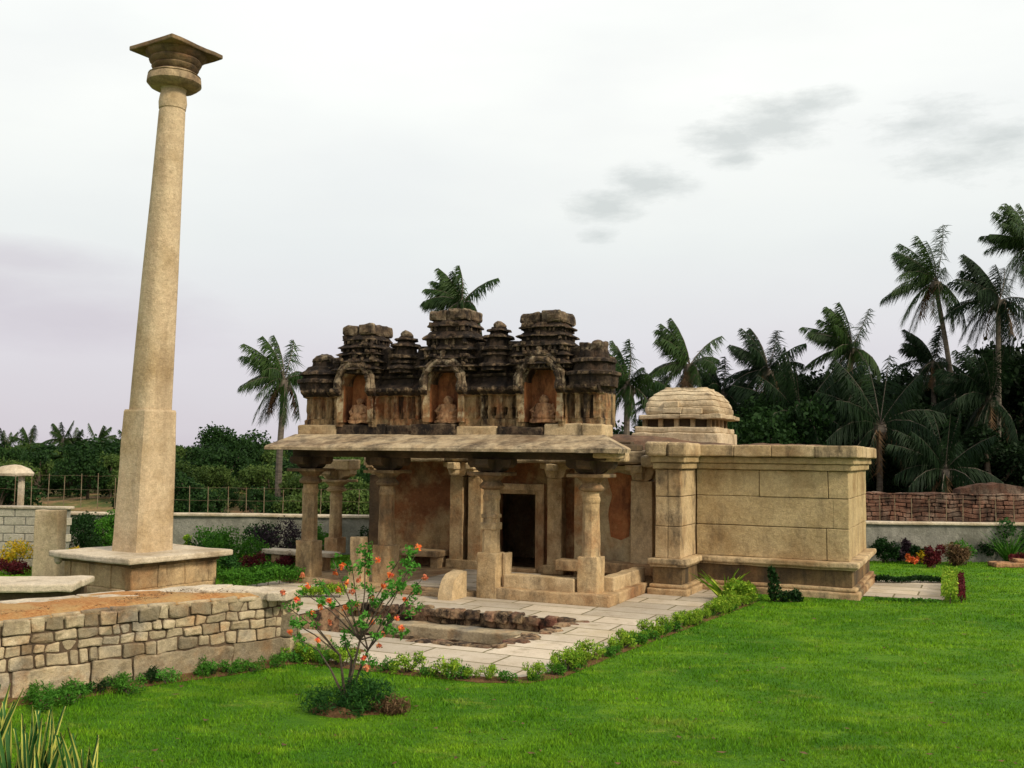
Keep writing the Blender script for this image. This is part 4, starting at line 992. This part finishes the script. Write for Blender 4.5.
# ---------------- flowering shrub in the foreground
SB = ground(347, 712)
fs_ = thing('flowering_shrub', 'slender shrub with orange blossoms and fresh green leaves on the front lawn', 'shrub', SB)
def shp(px, py, dy=0.):
    d = fw + cr*((px-512)/F_PX) - cu*((py-384)/F_PX); t = (SB.y+dy)/d.y; return Vector((d.x*t, SB.y+dy, EYE+d.z*t))-SB
rd = random.Random(77)
tips = [(300, 590), (318, 578), (333, 560), (352, 566), (365, 545), (372, 585), (385, 598), (399, 560), (415, 555), (418, 598), (392, 615), (350, 600), (310, 618), (288, 620), (300, 640), (338, 625), (378, 640), (402, 632), (362, 620), (425, 575), (325, 600), (405, 580), (370, 665), (345, 640), (392, 585), (285, 605)]
b = MB(); LP = []; FP = []; BP = []
hubs = [shp(352, 660, .05), shp(340, 655, -.08), shp(368, 650, .1), shp(330, 668, -.05), shp(360, 640, .0)]
for h_ in hubs: b.tube([(rd.uniform(-.03, .03), rd.uniform(-.03, .03), -.02), tuple(h_*.5+Vector((rd.uniform(-.03, .03), 0, 0))), tuple(h_)], [.020, .015, .011], 6)
for k, (px, py) in enumerate(tips):
    tp = shp(px, py, rd.uniform(-.35, .35)); h_ = min(hubs, key=lambda q: (q-tp).length+rd.random()*.15)
    mid = h_.lerp(tp, .5)+Vector((rd.uniform(-.04, .04), rd.uniform(-.04, .04), .03))
    b.tube([tuple(h_), tuple(mid), tuple(tp)], [.010, .007, .004], 5)
    for s in range(rd.randint(3, 5)):
        c_ = mid.lerp(tp, rd.uniform(.35, 1.05))+Vector((rd.gauss(0, .045), rd.gauss(0, .05), rd.gauss(0, .03))); LP.append((c_.x, c_.y, c_.z))
for px, py in ((365, 548), (412, 556)):     # two hanging leafy sprays
    for s in range(8): c_ = shp(px+rd.uniform(-6, 6), py+rd.uniform(-8, 26), rd.uniform(-.1, .1)); LP.append(tuple(c_))
flw = [(283, 593), (335, 573), (347, 583), (358, 580), (378, 560), (368, 572), (352, 592), (338, 590), (312, 613), (330, 622), (320, 606), (372, 622), (383, 634), (396, 618), (364, 658), (367, 668), (318, 640), (290, 632), (425, 578), (405, 600), (345, 608), (373, 598), (390, 575), (418, 548), (303, 575)]
for px, py in flw+[(296, 600), (342, 566), (356, 604), (329, 600), (384, 586), (379, 646), (401, 628), (308, 586)]: c_ = shp(px, py, rd.uniform(-.3, .3)); FP.append(tuple(c_))
part(b, 'stems', 'bark', fs_)
leaves('foliage', blobpts(LP, [.055]*len(LP), 2500, .2), .044, 'shrubleaf', fs_, aspect=.48)
for i_, q in enumerate(FP):
    leaves('blossom', blobpts([q], [.034], 34, .2), .031, 'flower' if i_ % 3 else 'bract', fs_, aspect=.7)
cb = bush_proto('ground_shrub', 'low dark feathery bush around the foot of the flowering shrub', 'bush', 'fine', [(0, 0, .16), (.2, .05, .16), (-.2, -.03, .12), (.05, -.1, .1), (.32, .1, .2), (-.35, .0, .1), (.12, 0, .28)], [.19, .17, .18, .17, .15, .16, .15], 3600, .06, aspect=.16); cb.location = SB+Vector((.03, -.05, 0))
cb2 = bush_proto('dry_tuft', 'dry brown tuft at the right of the feathery bush', 'tuft', 'dry', [(0, 0, .08), (.1, 0, .08), (-.1, .02, .06)], [.12, .1, .1], 1100, .05, aspect=.2); cb2.location = SB+Vector((.47, -.06, 0))
b = MB(); b.prof(0, 0, [(-.06, .46, .30), (.004, .40, .24), (.02, .28, .15)], 44, 2.1); o = b.build('soil_patch', 'soil', None, er=(.16, 2.2), er2=(.04, 9), loc=SB+Vector((0, 0, -.01))); o['kind'] = 'structure'

# ---------------- variegated blade plants in the bottom left corner
for i, (px, py, n, ln) in enumerate(((4, 792, 15, .62), (30, 800, 13, .62), (55, 792, 10, .60), (84, 796, 9, .55), (2, 745, 6, .5), (-20, 790, 14, .75))):
    p = ground(px, py); lab = ['tall yellow-edged blade plant at the left picture edge', 'yellow-edged blade plant second from the left in the front corner', 'yellow-edged blade plant in the middle of the front corner row', 'sparse yellow-edged blade plant at the right end of the corner row', 'small blade plant tight against the terrace soil at left', 'leafy blade plant cut by the left picture edge'][i]
    spiky('blade_plant', lab, 'plant', 'sanse', (p.x, p.y, 0), n, ln*1.12, .070, .42, .1, 200+i, 'sedge', 'yellow-edged blade plants in the front corner')

# ---------------- beds by the walls
def bush_at(px, py, wpx, hpx, mat, name, label, cat='bush', n=2200, size=None, Y=None, group=None, k=9, seed=None):
    p = ground(px, py); d_ = p.y if Y is None else Y
    if Y: 
        d = fw + cr*((px-512)/F_PX) - cu*((py-384)/F_PX); p = Vector((d.x*Y/d.y, Y, 0))
    s_ = d_/F_PX; rx = wpx*s_/2; h = hpx*s_
    q = random.Random(seed if seed is not None else int(px*7+py)); cs = [(q.uniform(-rx*.7, rx*.7), q.uniform(-.5, .5)*min(rx, .5), q.uniform(.25, .78)*h) for _ in range(k)]
    rr = [min(rx*.5, h*.42)*q.uniform(.6, 1.1) for _ in cs]
    t = bush_proto(name, label, cat, mat, cs, rr, n, size or max(.05, 2.4*s_), group=group); t.location = (p.x, p.y, 0); return t
bush_at(15, 560, 40, 33, 'yellow', 'croton', 'yellow croton shrub at the left edge before the block wall', 'shrub', 1500, Y=22.6)
bush_at(70, 551, 22, 24, 'yellow', 'croton', 'rounded yellow croton shrub just left of the pillar', 'shrub', 1300, Y=22.6)
bush_at(12, 575, 50, 16, 'maroon', 'low_bush', 'low maroon bush left of the standing slab', 'bush', 1800)
bush_at(18, 560, 30, 16, 'bushgreen', 'low_bush', 'low green bush between yellow croton and standing slab', 'bush', 900)
bush_at(100, 560, 60, 60, 'bushdark', 'tall_bush', 'tall dark green bush left of the pillar base', 'bush', 4200)
bush_at(80, 552, 40, 45, 'mid_leaf', 'tall_bush', 'mid green bush behind the yellow croton', 'bush', 2500, Y=26)
bush_at(195, 556, 40, 42, 'bushdark', 'tall_bush', 'dark green bush immediately right of the pillar base', 'bush', 2600, Y=23.5)
bush_at(190, 540, 16, 28, 'lime', 'tall_bush', 'slim lime bush against the boundary wall right of the pillar', 'bush', 700, Y=25.5)
bush_at(235, 565, 60, 48, 'bushgreen', 'tall_bush', 'large bright green bush between pillar and porch', 'bush', 4600, Y=22.8)
bush_at(278, 560, 50, 46, 'purple', 'tall_bush', 'dark purple leaved bush behind the leftmost porch column', 'bush', 3000, Y=24)
bush_at(318, 556, 40, 40, 'bushgreen', 'tall_bush', 'green bush seen between the leftmost columns', 'bush', 2200, Y=25.5)
bush_at(372, 556, 30, 46, 'bushdark', 'tall_bush', 'narrow green bush behind the porch near the rear pier', 'bush', 1500, Y=25)
bush_at(268, 571, 60, 20, 'maroon', 'low_bush', 'low maroon hedge behind the leftmost porch column', 'hedge', 3200, Y=22.3)
bush_at(230, 580, 26, 28, 'fine', 'low_bush', 'feathery dark bush at the right end of the pillar platform', 'bush', 1500)
bush_at(110, 552, 46, 52, 'bushgreen', 'tall_bush', 'green leafy bush tight against the left side of the pillar base', 'bush', 2600, Y=24.5)
bush_at(92, 556, 30, 40, 'mid_leaf', 'tall_bush', 'mid green bush between yellow croton and the pillar', 'bush', 1500, Y=24)
bush_at(262, 556, 44, 42, 'bushdark', 'tall_bush', 'dark green bush before the boundary wall right of the bright bush', 'bush', 2200, Y=25)
bush_at(212, 552, 36, 38, 'bushgreen', 'tall_bush', 'green bush before the boundary wall near the pillar', 'bush', 1800, Y=25)
bush_at(300, 552, 30, 34, 'bushdark', 'tall_bush', 'dark bush before the boundary wall behind the leftmost column', 'bush', 1500, Y=26)
# clipped hedge rows
def hedge(p0, p1, h, w_, mat, label, n, name='hedge', size=.05):
    p0 = Vector(p0); p1 = Vector(p1); c_ = (p0+p1)/2; d = p1-p0; Lg = d.length; d.normalize(); s_ = Vector((-d.y, d.x, 0))
    t = thing(name, label, 'hedge', (c_.x, c_.y, 0))
    a = rng.random(n)*Lg-Lg/2; bb = (rng.random(n)-.5)*w_; zz = h*(.25+.75*rng.random(n)**.5)*(1+.16*np.sin(a*7)+.12*rng.normal(size=n))
    P = np.stack([d.x*a+s_.x*bb, d.y*a+s_.y*bb, zz], 1); leaves('foliage', P, size, mat, t)
    b = MB()
    for i in range(int(Lg/.25)+1): q = d*(-Lg/2+.25*i); b.tube([(q.x, q.y, -.02), (q.x+.02, q.y, h*.7)], [.012, .006], 5)
    part(b, 'stem', 'bark', t); return t
hedge(ground(214, 580), ground(300, 575), .24, .35, 'bushgreen', 'rear clipped green hedge row right of the pillar platform', 3600)
hedge(ground(222, 590), ground(300, 583), .30, .40, 'bushgreen', 'middle clipped green hedge row right of the pillar platform', 5200)
hedge(ground(214, 594), ground(262, 598), .14, .25, 'lime', 'front low lime hedge row right of the pillar platform', 1800)
hedge(ground(300, 597), ground(345, 598), .20, .28, 'lime', 'short lime hedge before the leftmost porch column', 1600)
bush_at(263, 600, 22, 12, 'bushgreen', 'low_bush', 'small green bush at the end of the lime hedge', 'bush', 700)
hedge(ground(876, 583), ground(945, 583), .13, .25, 'bushdark', 'dark green hedge along the far edge of the side path', 2400)
hedge(ground(950, 583), ground(950, 604), .30, .3, 'lime', 'lime hedge at the right end of the side path', 2600)
hedge(ground(960, 584), ground(961, 604), .24, .16, 'maroon', 'thin maroon hedge beside the lime hedge on the side path', 1500)
hedge(ground(875, 601), ground(940, 603), .06, .12, 'bushgreen', 'thin grass-like hedge at the near edge of the side path', 500)
# bed before the right wall
RB = [(885, 563, 26, 28, 'bushdark', 'dark rounded shrub nearest the temple corner at the right wall'), (905, 562, 22, 25, 'purple', 'purple black shrub at the right wall'), (912, 556, 12, 12, 'flower', 'small orange leaved croton at the right wall'),
      (925, 556, 16, 16, 'yellow', 'yellow croton between the dark shrubs at the right wall'), (935, 568, 22, 26, 'maroon', 'round deep red bush in front of the right wall'), (918, 552, 18, 20, 'bushdark', 'dark shrub behind the yellow croton at the right wall'),
      (955, 566, 26, 24, 'dry', 'thin brownish shrub at the right wall'), (965, 552, 28, 24, 'bushgreen', 'green shrub climbing the right wall'), (985, 562, 26, 26, 'bushdark', 'dark green shrub right of the climbing shrub'),
      (1012, 562, 46, 44, 'fine', 'tall grassy dark shrub at the right edge'), (1001, 560, 14, 14, 'yellow', 'yellow flowered plant at the right edge bed'), (1018, 566, 20, 12, 'maroon', 'low reddish plant behind the pile of stones'), (875, 560, 10, 34, 'bushgreen', 'thin climber on the wall next to the temple corner')]
for px, py, wp, hp, mt_, lab in RB: bush_at(px, py, wp, hp, mt_, 'wall_shrub', lab, 'shrub', int(500+wp*hp*2.2), Y=26.2 if py < 560 else None)
spiky('grass_clump', 'fountain of long dark grass at the right picture edge', 'plant', 'bushgreen', ground(1010, 564), 90, 1.15, .03, .7, .5, 31)

# ---------------- trees
def tree_proto(name, mat, h, rx, seed, n, size, clumps=16, trunk=.3, low=.3):
    q = random.Random(seed); t = thing(name, '', 'tree', (0, 0, -80)); cs = []; rr = []
    for i in range(clumps):
        a = q.uniform(0, 6.283); r_ = rx*math.sqrt(q.random())*.75; z = h*q.uniform(low, .88); r_ *= 1.15-abs(z/h-.55)
        cs.append((r_*math.cos(a), r_*math.sin(a), z)); rr.append(rx*q.uniform(.22, .42))
    cs.append((0, 0, h*.86)); rr.append(rx*.3)
    rr = [(r_, r_, r_*.8) for r_ in rr]
    leaves('crown', blobpts(cs, rr, n, .45), size, mat, t, aspect=.6)
    b = MB(); b.tube([(0, 0, -1), (.05, .05, h*.2), (-.05, .1, h*.5), (0, 0, h*.8)], [trunk, trunk*.8, trunk*.5, .05], 8)
    for c_ in cs[:9]: b.tube([(0, 0, h*.25), (c_[0]*.5, c_[1]*.5, c_[2]*.75), c_], [trunk*.5, trunk*.3, .03], 6)
    part(b, 'trunk', 'bark', t); return t
def palm_proto(seed, mat, trunk_h, nf=24, ln=2.9, wind=(-.5, 0, .15), lean=.3):
    q = np.random.default_rng(seed); t = thing('palm_tree', '', 'palm', (0, 0, -80)); V = []; Fq = []; b = MB(); crown = np.array([lean, 0, trunk_h]); wv = np.array(wind)
    for i in range(nf):
        a = i*2.39996+q.normal()*.4; e = math.radians(82-122*(i/nf)**.9+q.normal()*11); L_ = ln*(.85+.25*q.random())
        d = np.array([math.cos(a)*math.cos(e), math.sin(a)*math.cos(e), math.sin(e)]); d = d+wv*(.9 if e > .2 else .15); d /= np.linalg.norm(d); p = crown.copy(); pts = [p.copy()]; k = 12
        for j in range(k):
            d = d+np.array([wv[0]*.08, 0, (-.035 if e > .7 else (-.075 if e > .1 else -.15))-.04*q.random()]); d /= np.linalg.norm(d); p = p+d*L_/k; pts.append(p.copy())
        pts = np.array(pts); b.tube([tuple(x) for x in pts[::3]], [.022, .017, .012, .008, .004], 4)
        nl = 78
        for j in range(nl):
            u_ = .12+.88*j/nl; f_ = u_*k; i0 = min(int(f_), k-1); pp = pts[i0]+(pts[i0+1]-pts[i0])*(f_-i0); td = pts[i0+1]-pts[i0]; td /= np.linalg.norm(td)
            side = np.cross(td, [0, 0, 1.]); side /= max(np.linalg.norm(side), 1e-6); ll = ln*.31*math.sin(math.pi*(.14+.74*u_))*(.75+.5*q.random())
            for s_ in (-1, 1):
                if q.random() < .10: continue
                ld = side*s_*(.30+.4*q.random())+td*(.4+.4*q.random())+np.array([0, 0, -.6-.8*q.random()])+wv*(.5+.9*q.random()); ld /= np.linalg.norm(ld)
                wd = td*.0125
                tip = pp+ld*ll+np.array([0, 0, -.18*ll]); m_ = pp+ld*ll*.5
                o_ = len(V); V += [pp-wd, pp+wd, m_+wd*1.1, tip, m_-wd*1.1]; Fq += [(o_, o_+1, o_+2, o_+4), (o_+4, o_+2, o_+3, o_+3)]
    V = np.array(V); tri = []
    for f_ in Fq:
        tri.append((f_[0], f_[1], f_[2])); 
        if f_[2] != f_[3]: tri.append((f_[0], f_[2], f_[3]))
    nd = len(tri); npmesh('crown', V, tri, mat, t)
    if ln > 1.5:
        Vd = []; Td = []
        for i in range(4):
            a = q.random()*6.283; p = crown.copy(); d = np.array([math.cos(a)*.7, math.sin(a)*.7, -.25]); L_ = ln*.7
            for j in range(30):
                d = d+np.array([0, 0, -.09]); d /= np.linalg.norm(d); p = p+d*L_/30
                for s_ in (-1, 1):
                    sd_ = np.array([-math.sin(a), math.cos(a), 0])*s_*.5+np.array([0, 0, -.9])+q.normal(size=3)*.15; sd_ /= np.linalg.norm(sd_); o_ = len(Vd)
                    Vd += [p, p+d*.05, p+sd_*(.28+.2*q.random())]; Td.append((o_, o_+1, o_+2))
        npmesh('dead_fronds', np.array(Vd), Td, 'dry', t)
    k = 10; b.tube([(lean*(i/k)**2, .08*math.sin(i*.8), -1.5+(trunk_h+1.5)*i/k) for i in range(k+1)], [.14-.05*i/k for i in range(k+1)], 8)
    b.prof(lean, 0, [(trunk_h-.5, .14, .14), (trunk_h-.25, .26, .26), (trunk_h, .2, .2)], 10)
    part(b, 'trunk', 'pbark', t); return t
def at_px(px, py, Y):
    d = fw + cr*((px-512)/F_PX) - cu*((py-384)/F_PX); t = Y/d.y; return Vector((d.x*t, Y, EYE+d.z*t))
# individual palms (crown heart at the given pixel, at distance Y)
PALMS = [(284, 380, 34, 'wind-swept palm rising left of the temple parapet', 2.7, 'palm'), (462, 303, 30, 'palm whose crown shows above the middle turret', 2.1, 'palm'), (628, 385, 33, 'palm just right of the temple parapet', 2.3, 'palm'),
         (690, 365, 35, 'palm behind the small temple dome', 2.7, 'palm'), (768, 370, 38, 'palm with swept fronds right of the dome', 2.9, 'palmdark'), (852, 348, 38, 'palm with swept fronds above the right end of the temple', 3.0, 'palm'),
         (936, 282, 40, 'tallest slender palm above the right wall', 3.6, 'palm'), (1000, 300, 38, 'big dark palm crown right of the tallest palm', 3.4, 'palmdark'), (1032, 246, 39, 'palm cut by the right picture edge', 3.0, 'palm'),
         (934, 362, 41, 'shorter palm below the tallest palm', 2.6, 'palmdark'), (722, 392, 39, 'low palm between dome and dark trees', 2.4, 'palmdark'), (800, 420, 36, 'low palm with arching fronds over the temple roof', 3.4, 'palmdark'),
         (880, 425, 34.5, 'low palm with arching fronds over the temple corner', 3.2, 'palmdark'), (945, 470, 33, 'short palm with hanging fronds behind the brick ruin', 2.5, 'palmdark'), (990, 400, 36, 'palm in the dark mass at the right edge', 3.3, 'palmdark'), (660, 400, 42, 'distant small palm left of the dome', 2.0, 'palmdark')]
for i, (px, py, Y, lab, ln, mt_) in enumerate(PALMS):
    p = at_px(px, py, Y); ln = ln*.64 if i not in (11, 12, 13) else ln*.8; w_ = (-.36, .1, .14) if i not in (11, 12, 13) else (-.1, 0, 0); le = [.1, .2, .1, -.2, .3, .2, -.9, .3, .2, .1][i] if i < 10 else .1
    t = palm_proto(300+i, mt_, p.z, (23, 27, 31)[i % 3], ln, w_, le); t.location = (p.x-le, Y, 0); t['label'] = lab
tA = tree_proto('broadleaf_tree', 'dark_leaf', 6.5, 3.2, 1, 17000, .20, 20, low=.12); tB = tree_proto('broadleaf_tree', 'dark_leaf', 5.2, 2.6, 2, 13000, .17, 17, low=.1); tC = tree_proto('broadleaf_tree', 'mid_leaf', 5.0, 2.8, 3, 13000, .18, 18, low=.12)
tD = tree_proto('scrub_tree', 'scrub', 2.2, 1.5, 4, 3600, .13, 10, .08, low=.15); tF = tree_proto('scrub_tree', 'mid_leaf', 2.2, 1.5, 14, 3600, .13, 10, .08, low=.15); tE = tree_proto('broadleaf_tree', 'mid_leaf', 4.5, 3.4, 5, 9000, .24, 16, low=.2)
used3 = set()
def ptree(pr, px, py, Y, h0, label, group=None, wide=1.):
    """top of the crown at pixel (px, py), distance Y"""
    p = at_px(px, py, Y); s_ = p.z/h0
    if pr.name in used3: o = dup(pr, (p.x, Y, 0), random.uniform(0, 6.28), 1, label, group)
    else:
        used3.add(pr.name); o = pr; o.location = (p.x, Y, 0); o['label'] = label
        if group: o['group'] = group
    o.scale = (s_*wide, s_*wide, s_); return o
RT = [(tB, 650, 415, 42, 5.0, 'dark tree low behind the left of the small dome', 1), (tB, 745, 385, 41, 5.0, 'dark tree rising right of the small dome', 1.), (tA, 790, 372, 42, 6.3, 'dense dark tree above the middle of the right wall block', 1.), (tA, 838, 375, 41, 6.3, 'dense dark tree above the right end of the wall block', .9),
      (tA, 895, 378, 42, 6.3, 'dense dark tree left of the tallest palm', 1.), (tA, 950, 372, 43, 6.3, 'dense dark tree behind the trunk of the tallest palm', 1.), (tA, 1000, 345, 42, 6.3, 'big dark tree near the right edge', 1.), (tA, 1060, 330, 42, 6.3, 'big dark tree cut by the right edge', 1.),
      (tC, 768, 395, 36, 4.9, 'slightly lighter tree over the roof right of the dome', .9), (tB, 905, 430, 35, 5.0, 'low dark tree behind the temple corner', 1.1), (tB, 985, 425, 35, 5.0, 'low dark tree behind the brick ruin', 1.1), (tB, 845, 425, 37, 5.0, 'low dark tree behind the coping of the right wall', 1.1), (tB, 700, 412, 40, 5.0, 'dark tree directly behind the small dome', 1.2), (tB, 1040, 430, 35, 5.0, 'low dark tree at the right picture edge', 1.1),
      (tA, 870, 400, 39, 6.3, 'dense dark tree filling the gap behind the temple corner', 1.), (tA, 930, 405, 39, 6.3, 'dense dark tree below the shorter palm', 1.), (tA, 815, 405, 40, 6.3, 'dense dark tree behind the roof edge of the wall block', 1.), (tE, 600, 432, 44, 4.3, 'low tree hidden behind the parapet end', 1.)]
for pr, px, py, Y, h0, lab, wd in RT: ptree(pr, px, py, Y, h0, lab, None, wd)
ptree(tC, 224, 427, 45, 4.9, 'round crowned tree between pillar and porch', None, .95); ptree(tB, 290, 446, 46, 5.0, 'dark tree behind the left end of the eave', None, 1.1)
GL = 'trees of the far tree line at left'
rd = random.Random(31)
for k, px in enumerate(range(-80, 470, 13)):
    Y = rd.uniform(50, 68); py = 445+rd.uniform(-6, 8); o = ptree(rd.choice((tB, tC, tE)), px+rd.uniform(-8, 8), py, Y, 4.8, 'green tree in the far tree line at left', GL, rd.uniform(1.1, 1.6))
for k, (px, py) in enumerate(((28, 445), (62, 440), (76, 447), (99, 443), (6, 448), (128, 446))):
    p = at_px(px, py, 62); t = palm_proto(400+k, 'palm', p.z, 16, 1.25, (-.2, 0, 0), .1) if k == 0 else dup(FP0, (0, 0, 0)); FP0 = t if k == 0 else FP0
    t.location = (p.x, 62, p.z-FPZ if k else 0); 
    if k == 0: FPZ = p.z
    t['label'] = 'small far palm poking out of the left tree line'; t['group'] = 'far palms in the left tree line'; t.rotation_euler = (0, 0, k*1.3)
GS = 'scrub bushes on the slope behind the fence'
pF = at_px(390, 480, 40); tF.location = (pF.x, 40, terr(pF.x, 40)); tF['label'] = 'darker scrub bush on the slope behind the fence'; tF['group'] = 'dark scrub bushes on the slope behind the fence'; tF['category'] = 'bush'
for k in range(150):
    px = rd.uniform(-40, 430); Y = 30+22*rd.random()**.8; p = at_px(px, 480, Y); base = terr(p.x, Y)+.05; s_ = rd.uniform(.5, .85)
    if rd.random() < (.75 if (15 < px < 75 or 232 < px < 300) and 33 < Y < 40 else .05): continue
    if 's0' not in globals(): s0 = tD; tD.location = (p.x, Y, base-.2); tD.scale = (s_,)*3; tD['label'] = 'scrub bush on the slope behind the fence'; tD['group'] = GS; tD['category'] = 'bush'
    elif rd.random() < .6: dup(tD, (p.x, Y, base-.2), rd.uniform(0, 6), s_)
    else: t_ = dup(tF, (p.x, Y, base-.25), rd.uniform(0, 6), s_*1.1, 'darker scrub bush on the slope behind the fence', 'dark scrub bushes on the slope behind the fence')

# ---------------- grass blades of the lawn
def in_poly(x, y, poly):
    c_ = np.zeros(len(x), bool); n = len(poly); j = n-1
    for i in range(n):
        xi, yi = poly[i]; xj, yj = poly[j]
        c_ ^= ((yi > y) != (yj > y)) & (x < (xj-xi)*(y-yi)/(yj-yi+1e-12)+xi); j = i
    return c_
n = 330000
Yv = 7.6+(27-7.6)*rng.random(n)**1.75; Xv = (rng.random(n)*1.16-.58)*Yv
ter = [(p.x, p.y) for p in (C_, A_, E_, G2)]; fb = np.zeros(n, bool)
tpl = uv((-7.2, -.5), (4.4, 2.8), (4.4, 8), (-7.2, 8)); plat = [tuple((pc0+Matrix.Rotation(-TH, 3, 'Z') @ Vector(q))[:2]) for q in ((-1.1, -1.1, 0), (1.1, -1.1, 0), (1.1, 1.1, 0), (-1.1, 1.1, 0))]
tmain = uv((1.0, 2.85), (4.3, 2.85), (4.3, 6.6), (1.0, 6.6))
for pl_ in (pave_loop, path_loop, ter, plat, tmain): fb |= in_poly(Xv, Yv, pl_)
rs = ((Xv-SB.x)/.42)**2+((Yv-SB.y)/.28)**2 < 1
Xv = Xv[~(fb | rs)]; Yv = Yv[~(fb | rs)]; n = len(Xv)
clump = np.array([noise.noise(Vector((x*1.7, y*1.7, 0))) for x, y in zip(Xv[::1], Yv[::1])]) if n < 400000 else 0
h = (.020+.018*rng.random(n))*(1+1.0*clump); a = rng.random(n)*6.283; wd = .0045+.0030*rng.random(n); wd *= np.maximum(1, Yv/11); tl = .55*h
dx, dy = np.cos(a)*wd, np.sin(a)*wd; la = rng.random(n)*6.283
V = np.empty((n, 3, 3)); V[:, 0] = np.stack([Xv-dx, Yv-dy, np.full(n, -.002)], 1); V[:, 1] = np.stack([Xv+dx, Yv+dy, np.full(n, -.002)], 1)
V[:, 2] = np.stack([Xv+np.cos(la)*tl, Yv+np.sin(la)*tl, h], 1)
lt = 500; Yl = 8+18*rng.random(lt)**1.6; Xl = (rng.random(lt)*1.1-.5)*Yl; k_ = ~(in_poly(Xl, Yl, pave_loop) | in_poly(Xl, Yl, path_loop) | in_poly(Xl, Yl, ter) | in_poly(Xl, Yl, tpl) | in_poly(Xl, Yl, plat)); Xl = Xl[k_]; Yl = Yl[k_]
Vl, Fl = leaf_arrays(np.stack([Xl, Yl, np.zeros(len(Xl))], 1), .075, aspect=.45); Vl[:, 2] = .028+np.abs(Vl[:, 2])*.5; lo_ = npmesh('leaf_litter', Vl, Fl, 'dry'); tag(lo_, 'scattered dry fallen leaves on the lawn', 'leaf litter', kind='stuff')
g_ = npmesh('grass', V.reshape(-1, 3), np.arange(3*n).reshape(-1, 3), 'blade'); tag(g_, 'short bright green grass blades of the lawn', 'grass', kind='stuff')
